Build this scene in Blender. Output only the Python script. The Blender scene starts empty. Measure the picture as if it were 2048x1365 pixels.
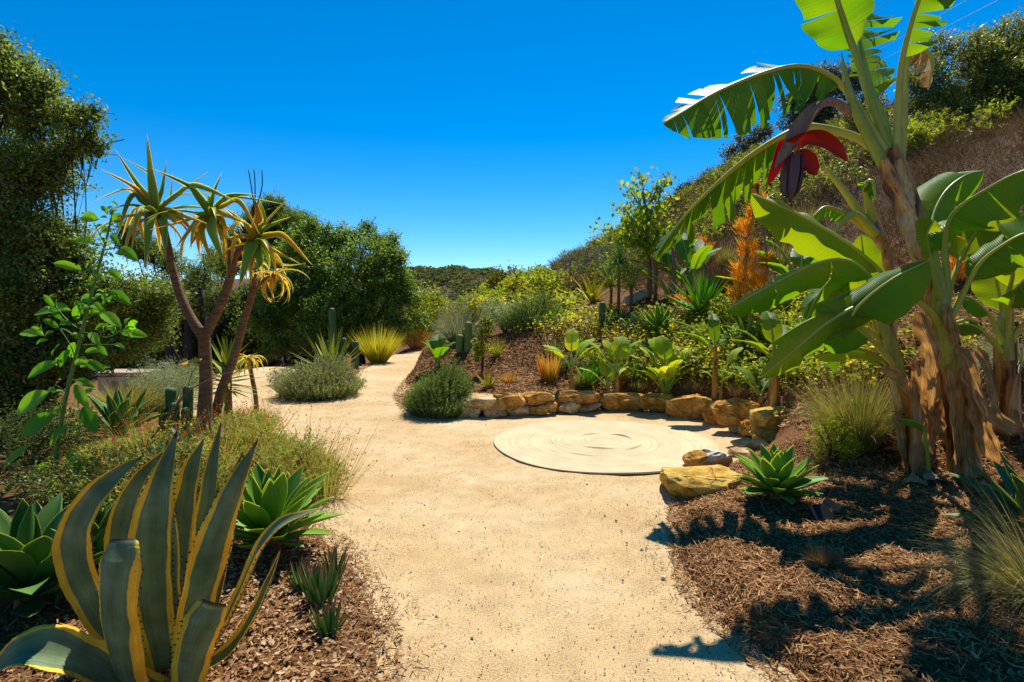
import bpy, math, random
import numpy as np
from mathutils import Vector, Matrix

# ------------------------------------------------------------------ camera, sky, sun, exposure
SC = bpy.context.scene
F = 1138.0                      # focal length in photo pixels (20 mm on 36 mm, 2048 px wide)
PITCH = math.radians(3.55)
CAMZ = 1.6
cam = bpy.data.objects.new('camera', bpy.data.cameras.new('camera'))
SC.collection.objects.link(cam)
cam.location = (0, 0, CAMZ)
cam.rotation_euler = (math.pi/2 - PITCH, 0, 0)
cam.data.sensor_width = 36.0
cam.data.lens = F/2048*36
cam.data.clip_start = 0.05
cam.data.clip_end = 3000
SC.camera = cam

SUN_EL, SUN_AZ = math.radians(57), math.radians(15)     # azimuth measured from +Y towards +X
world = bpy.data.worlds.new('World'); SC.world = world
world.use_nodes = True
wn = world.node_tree; wn.nodes.clear()
sky = wn.nodes.new('ShaderNodeTexSky'); sky.sky_type = 'NISHITA'; sky.sun_disc = False
sky.sun_elevation = SUN_EL; sky.sun_rotation = SUN_AZ
sky.altitude = 2800; sky.air_density = 1.0; sky.dust_density = 0.0; sky.ozone_density = 3.6
hs = wn.nodes.new('ShaderNodeHueSaturation'); hs.inputs['Saturation'].default_value = 1.42
hs.inputs['Hue'].default_value = 0.497
bg = wn.nodes.new('ShaderNodeBackground'); bg.inputs['Strength'].default_value = 0.112
wo = wn.nodes.new('ShaderNodeOutputWorld')
wn.links.new(sky.outputs[0], hs.inputs['Color']); wn.links.new(hs.outputs[0], bg.inputs['Color'])
wn.links.new(bg.outputs[0], wo.inputs['Surface'])

sl = bpy.data.lights.new('sun', 'SUN'); sl.energy = 4.8; sl.angle = math.radians(0.5); sl.color = (1.0, 0.955, 0.885)
sun = bpy.data.objects.new('sun', sl); SC.collection.objects.link(sun)
sdir = Vector((math.sin(SUN_AZ)*math.cos(SUN_EL), math.cos(SUN_AZ)*math.cos(SUN_EL), math.sin(SUN_EL)))
sun.rotation_euler = (-sdir).to_track_quat('-Z', 'Y').to_euler()
SC.view_settings.view_transform = 'Standard'; SC.view_settings.look = 'None'
SC.view_settings.exposure = 0.58; SC.view_settings.gamma = 1.0
SC.view_settings.use_curve_mapping = False

# ------------------------------------------------------------------ helpers
rng = np.random.default_rng(7)
random.seed(7)
COL = SC.collection
def nz(v, axis=-1): return v/np.maximum(np.linalg.norm(v, axis=axis, keepdims=True), 1e-9)
def A(*v): return np.array(v, float)
def ray(px, py):
    a, b = (px-1024)/F, (682.5-py)/F
    return A(a, math.cos(PITCH)+b*math.sin(PITCH), -math.sin(PITCH)+b*math.cos(PITCH))
def P(px, py, Y):
    d = ray(px, py); return A(0, 0, CAMZ)+d*(Y/d[1])
def PP(lst, Y=None): return [P(p[0], p[1], p[2] if len(p) > 2 else Y) for p in lst]
def flat(px, py, z=0.0):
    d = ray(px, py); return A(0, 0, CAMZ)+d*((z-CAMZ)/d[2])
def cr(pts, n):
    p = np.array(pts, float)
    if len(p) == 2: return p[0]+(p[1]-p[0])*np.linspace(0, 1, n)[:, None]
    p = np.vstack([2*p[0]-p[1], p, 2*p[-1]-p[-2]])
    k = len(p)-3; u = np.linspace(0, k-1e-6, n); i = u.astype(int); f = (u-i)[:, None]
    a, b, c, d = p[i], p[i+1], p[i+2], p[i+3]
    return .5*(2*b+(c-a)*f+(2*a-5*b+4*c-d)*f*f+(3*b-a-3*c+d)*f**3)
def tag(o, label=None, cat=None, group=None, kind=None):
    if label: o['label'] = label
    if cat: o['category'] = cat
    if group: o['group'] = group
    if kind: o['kind'] = kind
    return o
def thing(name, label, cat, loc=(0, 0, 0), group=None, rotz=0):
    o = bpy.data.objects.new(name, None); COL.objects.link(o); o.empty_display_size = .1
    o.location = loc; o.rotation_euler = (0, 0, rotz)
    return tag(o, label, cat, group)
class MB:
    """collects quads; every piece keeps uv, a random value and a material slot"""
    def __init__(s): s.V = []; s.Q = []; s.U = []; s.R = []; s.M = []; s.n = 0
    def add(s, V, Q, U=None, r=None, m=0):
        V = np.asarray(V, float).reshape(-1, 3); Q = np.asarray(Q, int).reshape(-1, 4)
        s.V.append(V); s.Q.append(Q+s.n)
        s.U.append(np.zeros((len(V), 2)) if U is None else np.asarray(U, float).reshape(-1, 2))
        r = rng.random() if r is None else r
        s.R.append(np.broadcast_to(np.asarray(r, float), (len(Q),)).copy())
        s.M.append(np.full(len(Q), m, int)); s.n += len(V)
    def grid(s, G, U=None, r=None, m=0, closed=False):
        G = np.asarray(G, float); a, b = G.shape[:2]
        idx = np.arange(a*b).reshape(a, b)
        if closed: idx = np.hstack([idx, idx[:, :1]])
        Q = np.stack([idx[:-1, :-1], idx[:-1, 1:], idx[1:, 1:], idx[1:, :-1]], -1).reshape(-1, 4)
        if U is None:
            U = np.stack(np.meshgrid(np.linspace(0, 1, b), np.linspace(0, 1, a)), -1)
        s.add(G, Q, U, r, m)
    def tube(s, pts, rad, sides=7, m=0, r=None, n=None, cap=True):
        p = cr(pts, n) if n else np.array(pts, float)
        k = len(p); rad = np.interp(np.linspace(0, 1, k), np.linspace(0, 1, len(np.atleast_1d(rad))), np.atleast_1d(rad))
        T = nz(np.gradient(p, axis=0)); h = A(0, 0, 1) if abs(T[:, 2]).mean() < .9 else A(0, 1, 0)
        X = nz(np.cross(T, h)); Y = np.cross(X, T)
        an = np.linspace(0, 2*math.pi, sides, endpoint=False)
        G = p[:, None]+rad[:, None, None]*(X[:, None]*np.cos(an)[None, :, None]+Y[:, None]*np.sin(an)[None, :, None])
        if cap: G = np.concatenate([p[:1, None]+(G[:1]-p[:1, None])*.02, G, p[-1:, None]+(G[-1:]-p[-1:, None])*.02])
        kk = len(G); U = np.stack(np.meshgrid(np.linspace(0, 1, sides), np.linspace(0, 1, kk)), -1)
        s.grid(G, U, r, m, closed=True)
    def sweep(s, p, hw, hint, prof, m=0, r=None, fixed_side=None):
        """prof: list of (s, h, u): s times half width sideways, h along the normal"""
        p = np.array(p, float); T = nz(np.gradient(p, axis=0))
        if fixed_side is not None: S = np.broadcast_to(np.asarray(fixed_side, float), p.shape)
        else: S = nz(np.cross(T, np.broadcast_to(np.asarray(hint, float), p.shape)))
        N = np.cross(S, T); pr = np.array(prof, float); hw = np.asarray(hw, float)
        G = p[:, None]+hw[:, None, None]*(S[:, None]*pr[None, :, 0, None]+N[:, None]*pr[None, :, 1, None])
        U = np.stack(np.broadcast_arrays(pr[None, :, 2], np.linspace(0, 1, len(p))[:, None]), -1)
        s.grid(G, U, r, m)
        return S, N
    def box(s, c, size, R=None, m=0, r=None):
        v = np.array([[x, y, z] for x in (-.5, .5) for y in (-.5, .5) for z in (-.5, .5)])*np.asarray(size)
        if R is not None: v = v@np.array(R).T
        s.add(v+np.asarray(c), [[0, 1, 3, 2], [4, 6, 7, 5], [0, 4, 5, 1], [2, 3, 7, 6], [0, 2, 6, 4], [1, 5, 7, 3]], None, r, m)
    def mesh(s, name, mats, smooth=True):
        V = np.concatenate(s.V); Q = np.concatenate(s.Q); U = np.concatenate(s.U)
        me = bpy.data.meshes.new(name)
        me.vertices.add(len(V)); me.vertices.foreach_set('co', V.astype(np.float32).ravel())
        me.loops.add(len(Q)*4); me.loops.foreach_set('vertex_index', Q.astype(np.int32).ravel())
        me.polygons.add(len(Q)); me.polygons.foreach_set('loop_start', np.arange(0, len(Q)*4, 4, dtype=np.int32))
        me.polygons.foreach_set('material_index', np.concatenate(s.M).astype(np.int32))
        me.polygons.foreach_set('use_smooth', np.full(len(Q), smooth))
        uv = me.uv_layers.new(name='UVMap'); uv.data.foreach_set('uv', U[Q.ravel()].astype(np.float32).ravel())
        at = me.attributes.new('rnd', 'FLOAT', 'FACE'); at.data.foreach_set('value', np.concatenate(s.R).astype(np.float32))
        for m in (mats if isinstance(mats, (list, tuple)) else [mats]): me.materials.append(M[m] if isinstance(m, str) else m)
        me.update(calc_edges=True); me.validate()
        return me
    def build(s, name, mats, parent=None, smooth=True, loc=None):
        me = s.mesh(name, mats, smooth)
        if loc is not None: me.transform(Matrix.Translation(-Vector(loc)))
        o = bpy.data.objects.new(name, me); COL.objects.link(o)
        if loc is not None: o.location = loc
        if parent is not None: o.parent = parent
        return o
def put(me, name, parent, loc=(0, 0, 0), rot=None, scale=1.0):
    o = bpy.data.objects.new(name, me); COL.objects.link(o); o.parent = parent
    m = Matrix.Translation(Vector(loc))
    if rot is not None: m = m @ rot.to_4x4()
    sc = scale if hasattr(scale, '__len__') else (scale,)*3
    o.matrix_local = m @ Matrix.Diagonal((*sc, 1))
    return o

# ------------------------------------------------------------------ procedural materials
M = {}
def nodes(name):
    m = bpy.data.materials.new(name); m.use_nodes = True; M[name] = m
    t = m.node_tree; t.nodes.clear()
    def N(k, **kw):
        n = t.nodes.new(k)
        for a, v in kw.items():
            if a.startswith('i_'):
                key = a[2:]; n.inputs[int(key) if key.isdigit() else key].default_value = v
            else: setattr(n, a, v)
        return n
    return m, t, N, t.links.new
def c4(c): return (c[0], c[1], c[2], 1)
def mixc(N, L, fac, a, b, mode='MIX'):
    n = N('ShaderNodeMix', data_type='RGBA', blend_type=mode)
    for s, v in ((n.inputs[0], fac), (n.inputs[6], a), (n.inputs[7], b)):
        if hasattr(v, 'links'): L(v, s)
        elif isinstance(v, (int, float)): s.default_value = v
        else: s.default_value = c4(v)
    return n.outputs[2]
def ramp(N, L, src, stops):
    n = N('ShaderNodeValToRGB'); e = n.color_ramp.elements
    while len(e) < len(stops): e.new(.5)
    for k, (p, c) in enumerate(stops):
        e[k].position = p; e[k].color = c4(c) if hasattr(c, '__len__') else (c, c, c, 1)
    L(src, n.inputs[0]); return n.outputs[0]
def noise(N, L, scale, detail=4, co=None, rough=.55):
    n = N('ShaderNodeTexNoise'); n.inputs['Scale'].default_value = scale
    n.inputs['Detail'].default_value = detail; n.inputs['Roughness'].default_value = rough
    if co is not None: L(co, n.inputs['Vector'])
    return n.outputs[0]
def finish(t, N, L, col, rough=.6, bump=None, bs=.3, bd=.02, trans=0, tcol=None, spec=.3, sss=0):
    b = N('ShaderNodeBsdfPrincipled'); L(col, b.inputs['Base Color'])
    if sss:
        b.inputs['Subsurface Weight'].default_value = .75; b.inputs['Subsurface Radius'].default_value = (1, .85, .2); b.inputs['Subsurface Scale'].default_value = sss
    if hasattr(rough, 'links'): L(rough, b.inputs['Roughness'])
    else: b.inputs['Roughness'].default_value = rough
    b.inputs['Specular IOR Level'].default_value = spec
    if bump is not None:
        bn = N('ShaderNodeBump'); bn.inputs['Strength'].default_value = bs; bn.inputs['Distance'].default_value = bd
        L(bump, bn.inputs['Height']); L(bn.outputs[0], b.inputs['Normal'])
    sh = b.outputs[0]
    if trans:
        tr = N('ShaderNodeBsdfTranslucent'); L(tcol if tcol is not None else col, tr.inputs['Color'])
        mx = N('ShaderNodeMixShader'); mx.inputs[0].default_value = trans
        L(sh, mx.inputs[1]); L(tr.outputs[0], mx.inputs[2]); sh = mx.outputs[0]
    o = N('ShaderNodeOutputMaterial'); L(sh, o.inputs['Surface'])
def leafmat(name, stops, trans=.3, rough=.5, tint=(1.5, 1.35, .6), tip=None, spec=.25, patch=None, tipat=(.75, 1), sss=0):
    m, t, N, L = nodes(name)
    at = N('ShaderNodeAttribute', attribute_name='rnd')
    k = len(stops)
    col = ramp(N, L, at.outputs['Fac'], [(i/max(k-1, 1), c) for i, c in enumerate(stops)])
    geo = N('ShaderNodeNewGeometry')
    nn = noise(N, L, 1.7, 3, geo.outputs['Position'])
    col = mixc(N, L, .8, col, ramp(N, L, nn, [(.3, .6), (.7, 1.25)]), 'MULTIPLY')
    if tip is not None:
        uv = N('ShaderNodeUVMap'); sp = N('ShaderNodeSeparateXYZ'); L(uv.outputs[0], sp.inputs[0])
        col = mixc(N, L, ramp(N, L, sp.outputs[1], [(tipat[0], 0), (tipat[1], 1)]), col, tip)
    if patch is not None:
        n2 = noise(N, L, 5, 3, geo.outputs['Position'])
        col = mixc(N, L, ramp(N, L, n2, [(.55, 0), (.68, 1)]), col, patch)
    tc = mixc(N, L, 1.0, col, tint, 'MULTIPLY')
    finish(t, N, L, col, rough, trans=trans, tcol=tc, spec=spec, sss=sss)
def solidmat(name, stops, scale=8, rough=.7, bscale=None, bs=.4, bd=.01, spec=.25, stretch=None, detail=6):
    m, t, N, L = nodes(name)
    tcn = N('ShaderNodeTexCoord'); co = tcn.outputs['Object']
    if stretch:
        mp = N('ShaderNodeMapping'); mp.inputs['Scale'].default_value = stretch; L(co, mp.inputs[0]); co = mp.outputs[0]
    n = noise(N, L, scale, detail, co, .6)
    k = len(stops)
    col = ramp(N, L, n, [(.28+.44*i/max(k-1, 1), c) for i, c in enumerate(stops)])
    b = noise(N, L, bscale or scale*3, 6, co, .65)
    finish(t, N, L, col, rough, b, bs, bd, spec=spec)

# foliage
leafmat('oak', [(.1, .14, .022), (.2, .26, .048), (.36, .42, .1)], .46, .45, spec=.3, tint=(1.3, 1.35, .6))
leafmat('oak_green', [(.085, .16, .02), (.17, .29, .04), (.32, .44, .08)], .48, .45, spec=.3)
leafmat('pine', [(.08, .16, .025), (.16, .25, .04), (.26, .34, .065)], .48, .6, spec=.15)
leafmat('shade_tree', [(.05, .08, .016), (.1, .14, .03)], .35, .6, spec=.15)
leafmat('dark_shrub', [(.1, .135, .024), (.19, .235, .044), (.34, .35, .08)], .44, .45, spec=.3)
leafmat('olive_shrub', [(.1, .12, .018), (.18, .19, .03), (.3, .27, .05)], .35, .6, spec=.15)
leafmat('bright_shrub', [(.16, .25, .015), (.3, .38, .025), (.5, .48, .04)], .45, .6, spec=.15)
leafmat('euc', [(.08, .09, .045), (.14, .15, .08), (.21, .18, .1)], .3, .5)
leafmat('greygreen', [(.2, .26, .14), (.32, .38, .22), (.42, .46, .28)], .3, .7, spec=.1)
leafmat('lavender', [(.14, .2, .05), (.24, .3, .09), (.36, .38, .17), (.32, .27, .2)], .35, .7, spec=.1)
leafmat('rosemary', [(.09, .15, .03), (.17, .25, .06), (.28, .34, .11)], .35, .7, spec=.1)
leafmat('cover', [(.1, .19, .015), (.24, .33, .025), (.55, .52, .04), (.46, .32, .05)], .5, .6, spec=.15)
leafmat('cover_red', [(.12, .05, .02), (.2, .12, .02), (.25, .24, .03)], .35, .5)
leafmat('fuchsia', [(.17, .28, .04), (.32, .4, .07), (.5, .44, .16), (.36, .22, .12)], .4, .7, spec=.1)
leafmat('redflower', [(.75, .05, .01), (.85, .12, .02)], .3, .6, tint=(1, 1, 1))
leafmat('drybrush', [(.07, .038, .022), (.14, .078, .042), (.24, .15, .075), (.14, .11, .035)], .1, .8, spec=.1)
leafmat('chaparral', [(.08, .11, .03), (.14, .175, .045), (.22, .21, .07), (.11, .13, .05)], .25, .8, spec=.1)
leafmat('grass_gold', [(.13, .2, .03), (.3, .3, .06), (.45, .36, .12), (.2, .24, .05)], .3, .5, tip=(.5, .38, .17))
leafmat('grass_green', [(.07, .13, .03), (.16, .2, .05), (.35, .28, .11), (.5, .38, .2)], .3, .5, tip=(.5, .36, .16))
leafmat('grass_blue', [(.14, .19, .12), (.24, .28, .17), (.4, .36, .22)], .25, .5)
leafmat('grass_brown', [(.2, .12, .05), (.33, .21, .08), (.13, .08, .05)], .2, .7, tip=(.5, .34, .13))
leafmat('yellow_broom', [(.42, .42, .03), (.62, .55, .05), (.3, .34, .03)], .42, .6, spec=.1)
leafmat('pencil', [(.85, .2, .015), (.85, .36, .02), (.75, .5, .03), (.5, .33, .03)], .45, .6, tint=(1.2, 1, .5))
leafmat('pencil_red', [(.85, .13, .015), (.85, .28, .02), (.7, .42, .03)], .45, .6, tint=(1.2, 1, .5))
leafmat('treeleaf', [(.12, .27, .015), (.3, .42, .025), (.55, .52, .035)], .48, .55, spec=.15)
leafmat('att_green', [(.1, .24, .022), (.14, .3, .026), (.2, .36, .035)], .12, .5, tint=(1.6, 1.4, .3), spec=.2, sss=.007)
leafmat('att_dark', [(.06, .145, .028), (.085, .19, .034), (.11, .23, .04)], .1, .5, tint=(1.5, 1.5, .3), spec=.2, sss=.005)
leafmat('agave_blue', [(.1, .16, .08), (.14, .21, .1)], .15, .5)
leafmat('furcraea', [(.1, .3, .025), (.18, .42, .035), (.32, .55, .07)], .38, .5, spec=.2)
leafmat('yucca', [(.22, .32, .03), (.36, .44, .05), (.5, .5, .08)], .38, .5, spec=.2)
leafmat('aloe_green', [(.2, .33, .02), (.3, .42, .025), (.42, .46, .03)], .12, .45, sss=.016, tint=(1.5, 1.2, .3), spec=.25, tip=(.3, .24, .03), tipat=(.8, 1))
leafmat('aloe_yellow', [(.66, .48, .02), (.78, .5, .025), (.56, .5, .025)], .12, .45, sss=.016, tint=(1.25, 1.0, .3), spec=.25, tip=(.6, .25, .03), tipat=(.7, 1))
leafmat('aloe_orange', [(.8, .38, .02), (.82, .46, .03), (.7, .3, .025)], .15, .5, sss=.02, tint=(1.2, 1, .4), tip=(.4, .14, .03))
leafmat('aloe_small', [(.1, .24, .05), (.16, .32, .08)], .25, .5, tip=(.4, .17, .13), tipat=(.6, 1))
leafmat('aloe_spiky', [(.3, .36, .03), (.48, .48, .04), (.55, .4, .05)], .4, .5, tip=(.55, .2, .04), spec=.15)
leafmat('reed_red', [(.28, .28, .04), (.55, .3, .06), (.6, .22, .05)], .4, .6, spec=.1)
leafmat('nico', [(.07, .23, .018), (.12, .32, .024), (.2, .42, .04)], .45, .5, spec=.15, tint=(1.8, 1.7, .3))
leafmat('red_stalk', [(.55, .06, .06), (.6, .12, .09)], .2, .6, tint=(1, 1, 1))
leafmat('mulchbits', [(.11, .044, .015), (.25, .11, .035), (.4, .2, .068), (.52, .3, .12), (.18, .085, .036)], 0, .85, spec=.1)
leafmat('chips', [(.2, .11, .05), (.36, .22, .1), (.5, .36, .2), (.28, .13, .05)], 0, .8)
leafmat('pebbles', [(.06, .045, .035), (.2, .15, .1), (.4, .33, .24), (.12, .09, .06)], 0, .8)
leafmat('deadleaf', [(.42, .27, .12), (.58, .4, .2), (.52, .44, .34)], .35, .8, tint=(1.2, 1, .7), patch=(.28, .16, .07), spec=.1)
leafmat('strel', [(.2, .38, .018), (.36, .5, .025), (.55, .58, .035)], .48, .55, tint=(1.6, 1.3, .25), spec=.12)
leafmat('yellowflower', [(.8, .55, .02), (.8, .65, .05)], .3, .6, tint=(1, 1, 1))
leafmat('purpleflower', [(.2, .12, .3), (.3, .2, .4), (.2, .14, .1)], .2, .7, tint=(1, 1, 1))
leafmat('seedhead', [(.05, .03, .02), (.09, .05, .035)], 0, .8)
# solids
solidmat('bark', [(.035, .028, .021), (.085, .068, .05)], 9, .9, stretch=(1, 1, .25), bs=.7, bd=.03)
solidmat('bark_dark', [(.025, .02, .016), (.07, .055, .042)], 9, .9, stretch=(1, 1, .25), bs=.7, bd=.03)
solidmat('bark_pale', [(.11, .085, .06), (.24, .18, .13)], 12, .85, stretch=(1, 1, .3))
solidmat('sandstone', [(.26, .105, .016), (.5, .24, .045), (.68, .38, .09), (.72, .5, .2)], 7, .9, 16, 1.0, .05, spec=.1)
solidmat('sandstone_pale', [(.4, .21, .07), (.64, .41, .17), (.74, .55, .3), (.68, .46, .27)], 7, .9, 16, 1.0, .05, spec=.1)
solidmat('sandstone_yellow', [(.36, .18, .03), (.62, .37, .06), (.72, .47, .11)], 5, .9, 14, 1.0, .05, spec=.1)
solidmat('white_mineral', [(.55, .4, .26), (.78, .7, .58)], 9, .8)
solidmat('cactus', [(.04, .10, .03), (.08, .16, .045)], 6, .6)
solidmat('cactus_yellow', [(.13, .2, .04), (.22, .28, .06)], 6, .6)
solidmat('dark_stalk', [(.03, .015, .02), (.07, .035, .04)], 9, .7)
solidmat('dry_stalk', [(.16, .09, .05), (.28, .18, .1)], 9, .8)
solidmat('shed_wall', [(.48, .33, .2), (.55, .4, .26)], 3, .7)
solidmat('shed_roof', [(.45, .31, .18), (.52, .38, .24)], 3, .6)
solidmat('shed_dark', [(.12, .09, .07), (.18, .13, .1)], 5, .7)
solidmat('grey_stone', [(.3, .28, .26), (.55, .52, .48)], 7, .8)
solidmat('dark_slab', [(.1, .09, .1), (.2, .18, .19)], 7, .6)
solidmat('black_plastic', [(.012, .012, .012), (.02, .02, .02)], 5, .55, spec=.15, bs=.05)
solidmat('wood_block', [(.2, .13, .06), (.32, .23, .12)], 9, .8, stretch=(.3, 2, 2))
solidmat('metal_wire', [(.12, .11, .1), (.2, .19, .18)], 5, .5)
solidmat('pole_wood', [(.05, .04, .03), (.1, .08, .06)], 5, .9)
solidmat('stem_green', [(.09, .2, .025), (.15, .27, .04)], 9, .5, bs=.1)
solidmat('petiole', [(.34, .36, .03), (.45, .44, .05), (.5, .42, .06)], 6, .4, bs=.1, spec=.4)
solidmat('petiole_green', [(.2, .3, .03), (.32, .38, .05)], 6, .4, bs=.1, spec=.4)
solidmat('petiole_brown', [(.3, .2, .06), (.42, .36, .06)], 9, .5)
solidmat('bract_outer', [(.16, .09, .07), (.3, .2, .13), (.22, .1, .09)], 7, .5, stretch=(2, 2, .5))
leafmat('bract_red', [(.5, .02, .015), (.6, .035, .02)], .4, .4, tint=(1.3, 1, 1))
solidmat('bud_purple', [(.07, .045, .05), (.14, .09, .09)], 14, .55, stretch=(3, 3, .2))
solidmat('aloe_bark', [(.11, .05, .02), (.22, .11, .045), (.34, .19, .09)], 24, .75, stretch=(.35, .35, 2.4), bs=.9, bd=.02)

def special_materials():
    # banana leaf blade: fine veins across the blade, browned rim, backlit yellow-green
    for name, g0, g1, tint, tr in (('banana', (.06, .19, .012), (.11, .28, .016), (2.7, 2.0, .2), .48),
                                   ('banana_dark', (.04, .14, .01), (.075, .21, .014), (2.4, 2.0, .2), .36),
                                   ('banana_young', (.12, .26, .012), (.2, .34, .018), (2.2, 1.5, .15), .5)):
        m, t, N, L = nodes(name)
        uv = N('ShaderNodeUVMap'); sp = N('ShaderNodeSeparateXYZ'); L(uv.outputs[0], sp.inputs[0])
        n1 = N('ShaderNodeTexNoise', noise_dimensions='1D'); n1.inputs['Scale'].default_value = 90; n1.inputs['Detail'].default_value = 4
        L(sp.outputs[0], n1.inputs['W'])
        geo = N('ShaderNodeNewGeometry'); n2 = noise(N, L, 3, 3, geo.outputs['Position'])
        col = mixc(N, L, ramp(N, L, n1.outputs[0], [(.3, 0), (.7, 1)]), g0, g1)
        col = mixc(N, L, ramp(N, L, n2, [(.45, 0), (.75, .45)]), col, (.2, .28, .02))
        n3 = noise(N, L, 14, 3, geo.outputs['Position'])
        ad = N('ShaderNodeMath', operation='MULTIPLY_ADD'); L(n3, ad.inputs[0]); ad.inputs[1].default_value = .22; L(sp.outputs[1], ad.inputs[2])
        col = mixc(N, L, ramp(N, L, ad.outputs[0], [(1.03, 0), (1.09, .85)]), col, (.35, .2, .04))
        wv = N('ShaderNodeMath', operation='SINE'); mu = N('ShaderNodeMath', operation='MULTIPLY'); mu.inputs[1].default_value = 330
        L(sp.outputs[0], mu.inputs[0]); L(mu.outputs[0], wv.inputs[0])
        col = mixc(N, L, .55, col, ramp(N, L, wv.outputs[0], [(.0, .8), (.5, 1.0), (.9, 1.25)]), 'MULTIPLY')
        at = N('ShaderNodeAttribute', attribute_name='rnd'); col = mixc(N, L, .7, col, ramp(N, L, at.outputs['Fac'], [(0, (.7, .8, .8)), (1, (1.25, 1.1, .9))]), 'MULTIPLY')
        tc = mixc(N, L, 1.0, col, tint, 'MULTIPLY')
        finish(t, N, L, col, .42, wv.outputs[0], .45, .005, trans=tr, tcol=tc, spec=.22)
    # variegated agave: grey-green with yellow margins that wander
    m, t, N, L = nodes('agave_var')
    uv = N('ShaderNodeUVMap'); sp = N('ShaderNodeSeparateXYZ'); L(uv.outputs[0], sp.inputs[0])
    geo = N('ShaderNodeNewGeometry')
    s1 = N('ShaderNodeMath', operation='SUBTRACT'); L(sp.outputs[0], s1.inputs[0]); s1.inputs[1].default_value = .5
    s2 = N('ShaderNodeMath', operation='ABSOLUTE'); L(s1.outputs[0], s2.inputs[0])
    at = N('ShaderNodeAttribute', attribute_name='rnd')
    cmb = N('ShaderNodeCombineXYZ'); L(sp.outputs[1], cmb.inputs[1]); L(at.outputs['Fac'], cmb.inputs[0])
    mp = N('ShaderNodeMapping'); mp.inputs['Scale'].default_value = (30, 2.6, 1); L(cmb.outputs[0], mp.inputs[0])
    nA = noise(N, L, 1, 2, mp.outputs[0])
    e = N('ShaderNodeMath', operation='MULTIPLY_ADD'); L(nA, e.inputs[0]); e.inputs[1].default_value = .38; L(s2.outputs[0], e.inputs[2])
    # margins fade towards the tip
    e2 = N('ShaderNodeMath', operation='MULTIPLY_ADD'); L(sp.outputs[1], e2.inputs[0]); e2.inputs[1].default_value = -.12; L(e.outputs[0], e2.inputs[2])
    mask = ramp(N, L, e2.outputs[0], [(.475, 0), (.492, 1)])
    n2 = noise(N, L, 9, 5, geo.outputs['Position'])
    green = ramp(N, L, n2, [(.3, (.115, .175, .07)), (.55, (.185, .255, .11)), (.75, (.28, .34, .18))])
    yel = ramp(N, L, n2, [(.3, (.78, .46, .02)), (.7, (.88, .64, .06))])
    col = mixc(N, L, mask, green, yel)
    n4 = noise(N, L, 38, 3, geo.outputs['Position'])
    mps = N('ShaderNodeMapping'); mps.inputs['Scale'].default_value = (26, 1.5, 1); L(uv.outputs[0], mps.inputs[0]); ns = noise(N, L, 1.6, 4, mps.outputs[0])
    col = mixc(N, L, .5, col, ramp(N, L, ns, [(.3, .65), (.7, 1.25)]), 'MULTIPLY')
    col = mixc(N, L, ramp(N, L, n4, [(.66, 0), (.72, .7)]), col, (.26, .18, .08))
    mpb = N('ShaderNodeMapping'); mpb.inputs['Scale'].default_value = (3.2, 1.6, 1); L(uv.outputs[0], mpb.inputs[0]); nb = noise(N, L, 1.0, 2, mpb.outputs[0])
    col = mixc(N, L, .6, col, ramp(N, L, nb, [(.35, .72), (.5, 1.0), (.52, 1.22), (.7, .95)]), 'MULTIPLY')
    col = mixc(N, L, ramp(N, L, sp.outputs[1], [(.955, 0), (.985, 1)]), col, (.06, .045, .035))
    finish(t, N, L, col, .72, n2, .4, .012, trans=.2, tcol=mixc(N, L, 1.0, col, (1.2, 1.05, .5), 'MULTIPLY'), spec=.3)
    solidmat('agave_spine', [(.04, .025, .018), (.1, .05, .03)], 9, .6)
    # banana stem: yellow-brown fibres with dark bruised patches
    for name, cols in (('banana_stem', [(.1, .03, .008), (.42, .17, .025), (.6, .3, .05), (.56, .4, .06)]),
                       ('banana_stem_green', [(.22, .13, .03), (.34, .3, .05), (.36, .37, .06), (.28, .34, .05)]),
                       ('banana_husk', [(.16, .06, .02), (.44, .22, .06), (.6, .38, .16), (.64, .48, .28)])):
        m, t, N, L = nodes(name)
        tcn = N('ShaderNodeTexCoord'); mp = N('ShaderNodeMapping'); mp.inputs['Scale'].default_value = (3, 3, .6); L(tcn.outputs['Object'], mp.inputs[0])
        a = noise(N, L, 2.2, 5, mp.outputs[0])
        mp2 = N('ShaderNodeMapping'); mp2.inputs['Scale'].default_value = (60, 60, 1.2); L(tcn.outputs['Object'], mp2.inputs[0])
        b = noise(N, L, 1.0, 3, mp2.outputs[0])
        col = ramp(N, L, a, [(.4, cols[0]), (.455, cols[1]), (.56, cols[2]), (.68, cols[3])])
        col = mixc(N, L, .55, col, ramp(N, L, b, [(.3, .45), (.7, 1.3)]), 'MULTIPLY')
        finish(t, N, L, col, .5, b, .5, .008, spec=.35)
    # sand path
    m, t, N, L = nodes('sand')
    geo = N('ShaderNodeNewGeometry'); co = geo.outputs['Position']
    big = noise(N, L, .9, 4, co); mid = noise(N, L, 6, 5, co); fine = noise(N, L, 130, 3, co, .7); grit = noise(N, L, 55, 4, co, .75)
    col = ramp(N, L, big, [(.3, (.5, .32, .14)), (.5, (.575, .405, .2)), (.7, (.63, .475, .265))])
    col = mixc(N, L, .7, col, ramp(N, L, mid, [(.3, .8), (.7, 1.14)]), 'MULTIPLY')
    col = mixc(N, L, .8, col, ramp(N, L, fine, [(.32, .42), (.5, 1.0), (.68, 1.42)]), 'MULTIPLY')
    gm = mixc(N, L, 1.0, ramp(N, L, grit, [(.6, 0), (.68, .85)]), ramp(N, L, noise(N, L, 1.9, 5, co, .65), [(.38, .12), (.62, 1)]), 'MULTIPLY')
    col = mixc(N, L, gm, col, (.2, .14, .09))
    finish(t, N, L, col, .9, mixc(N, L, .5, fine, grit), .8, .016, spec=.15)
    # ground: bark mulch near, dry hillside farther up
    m, t, N, L = nodes('ground')
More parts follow.
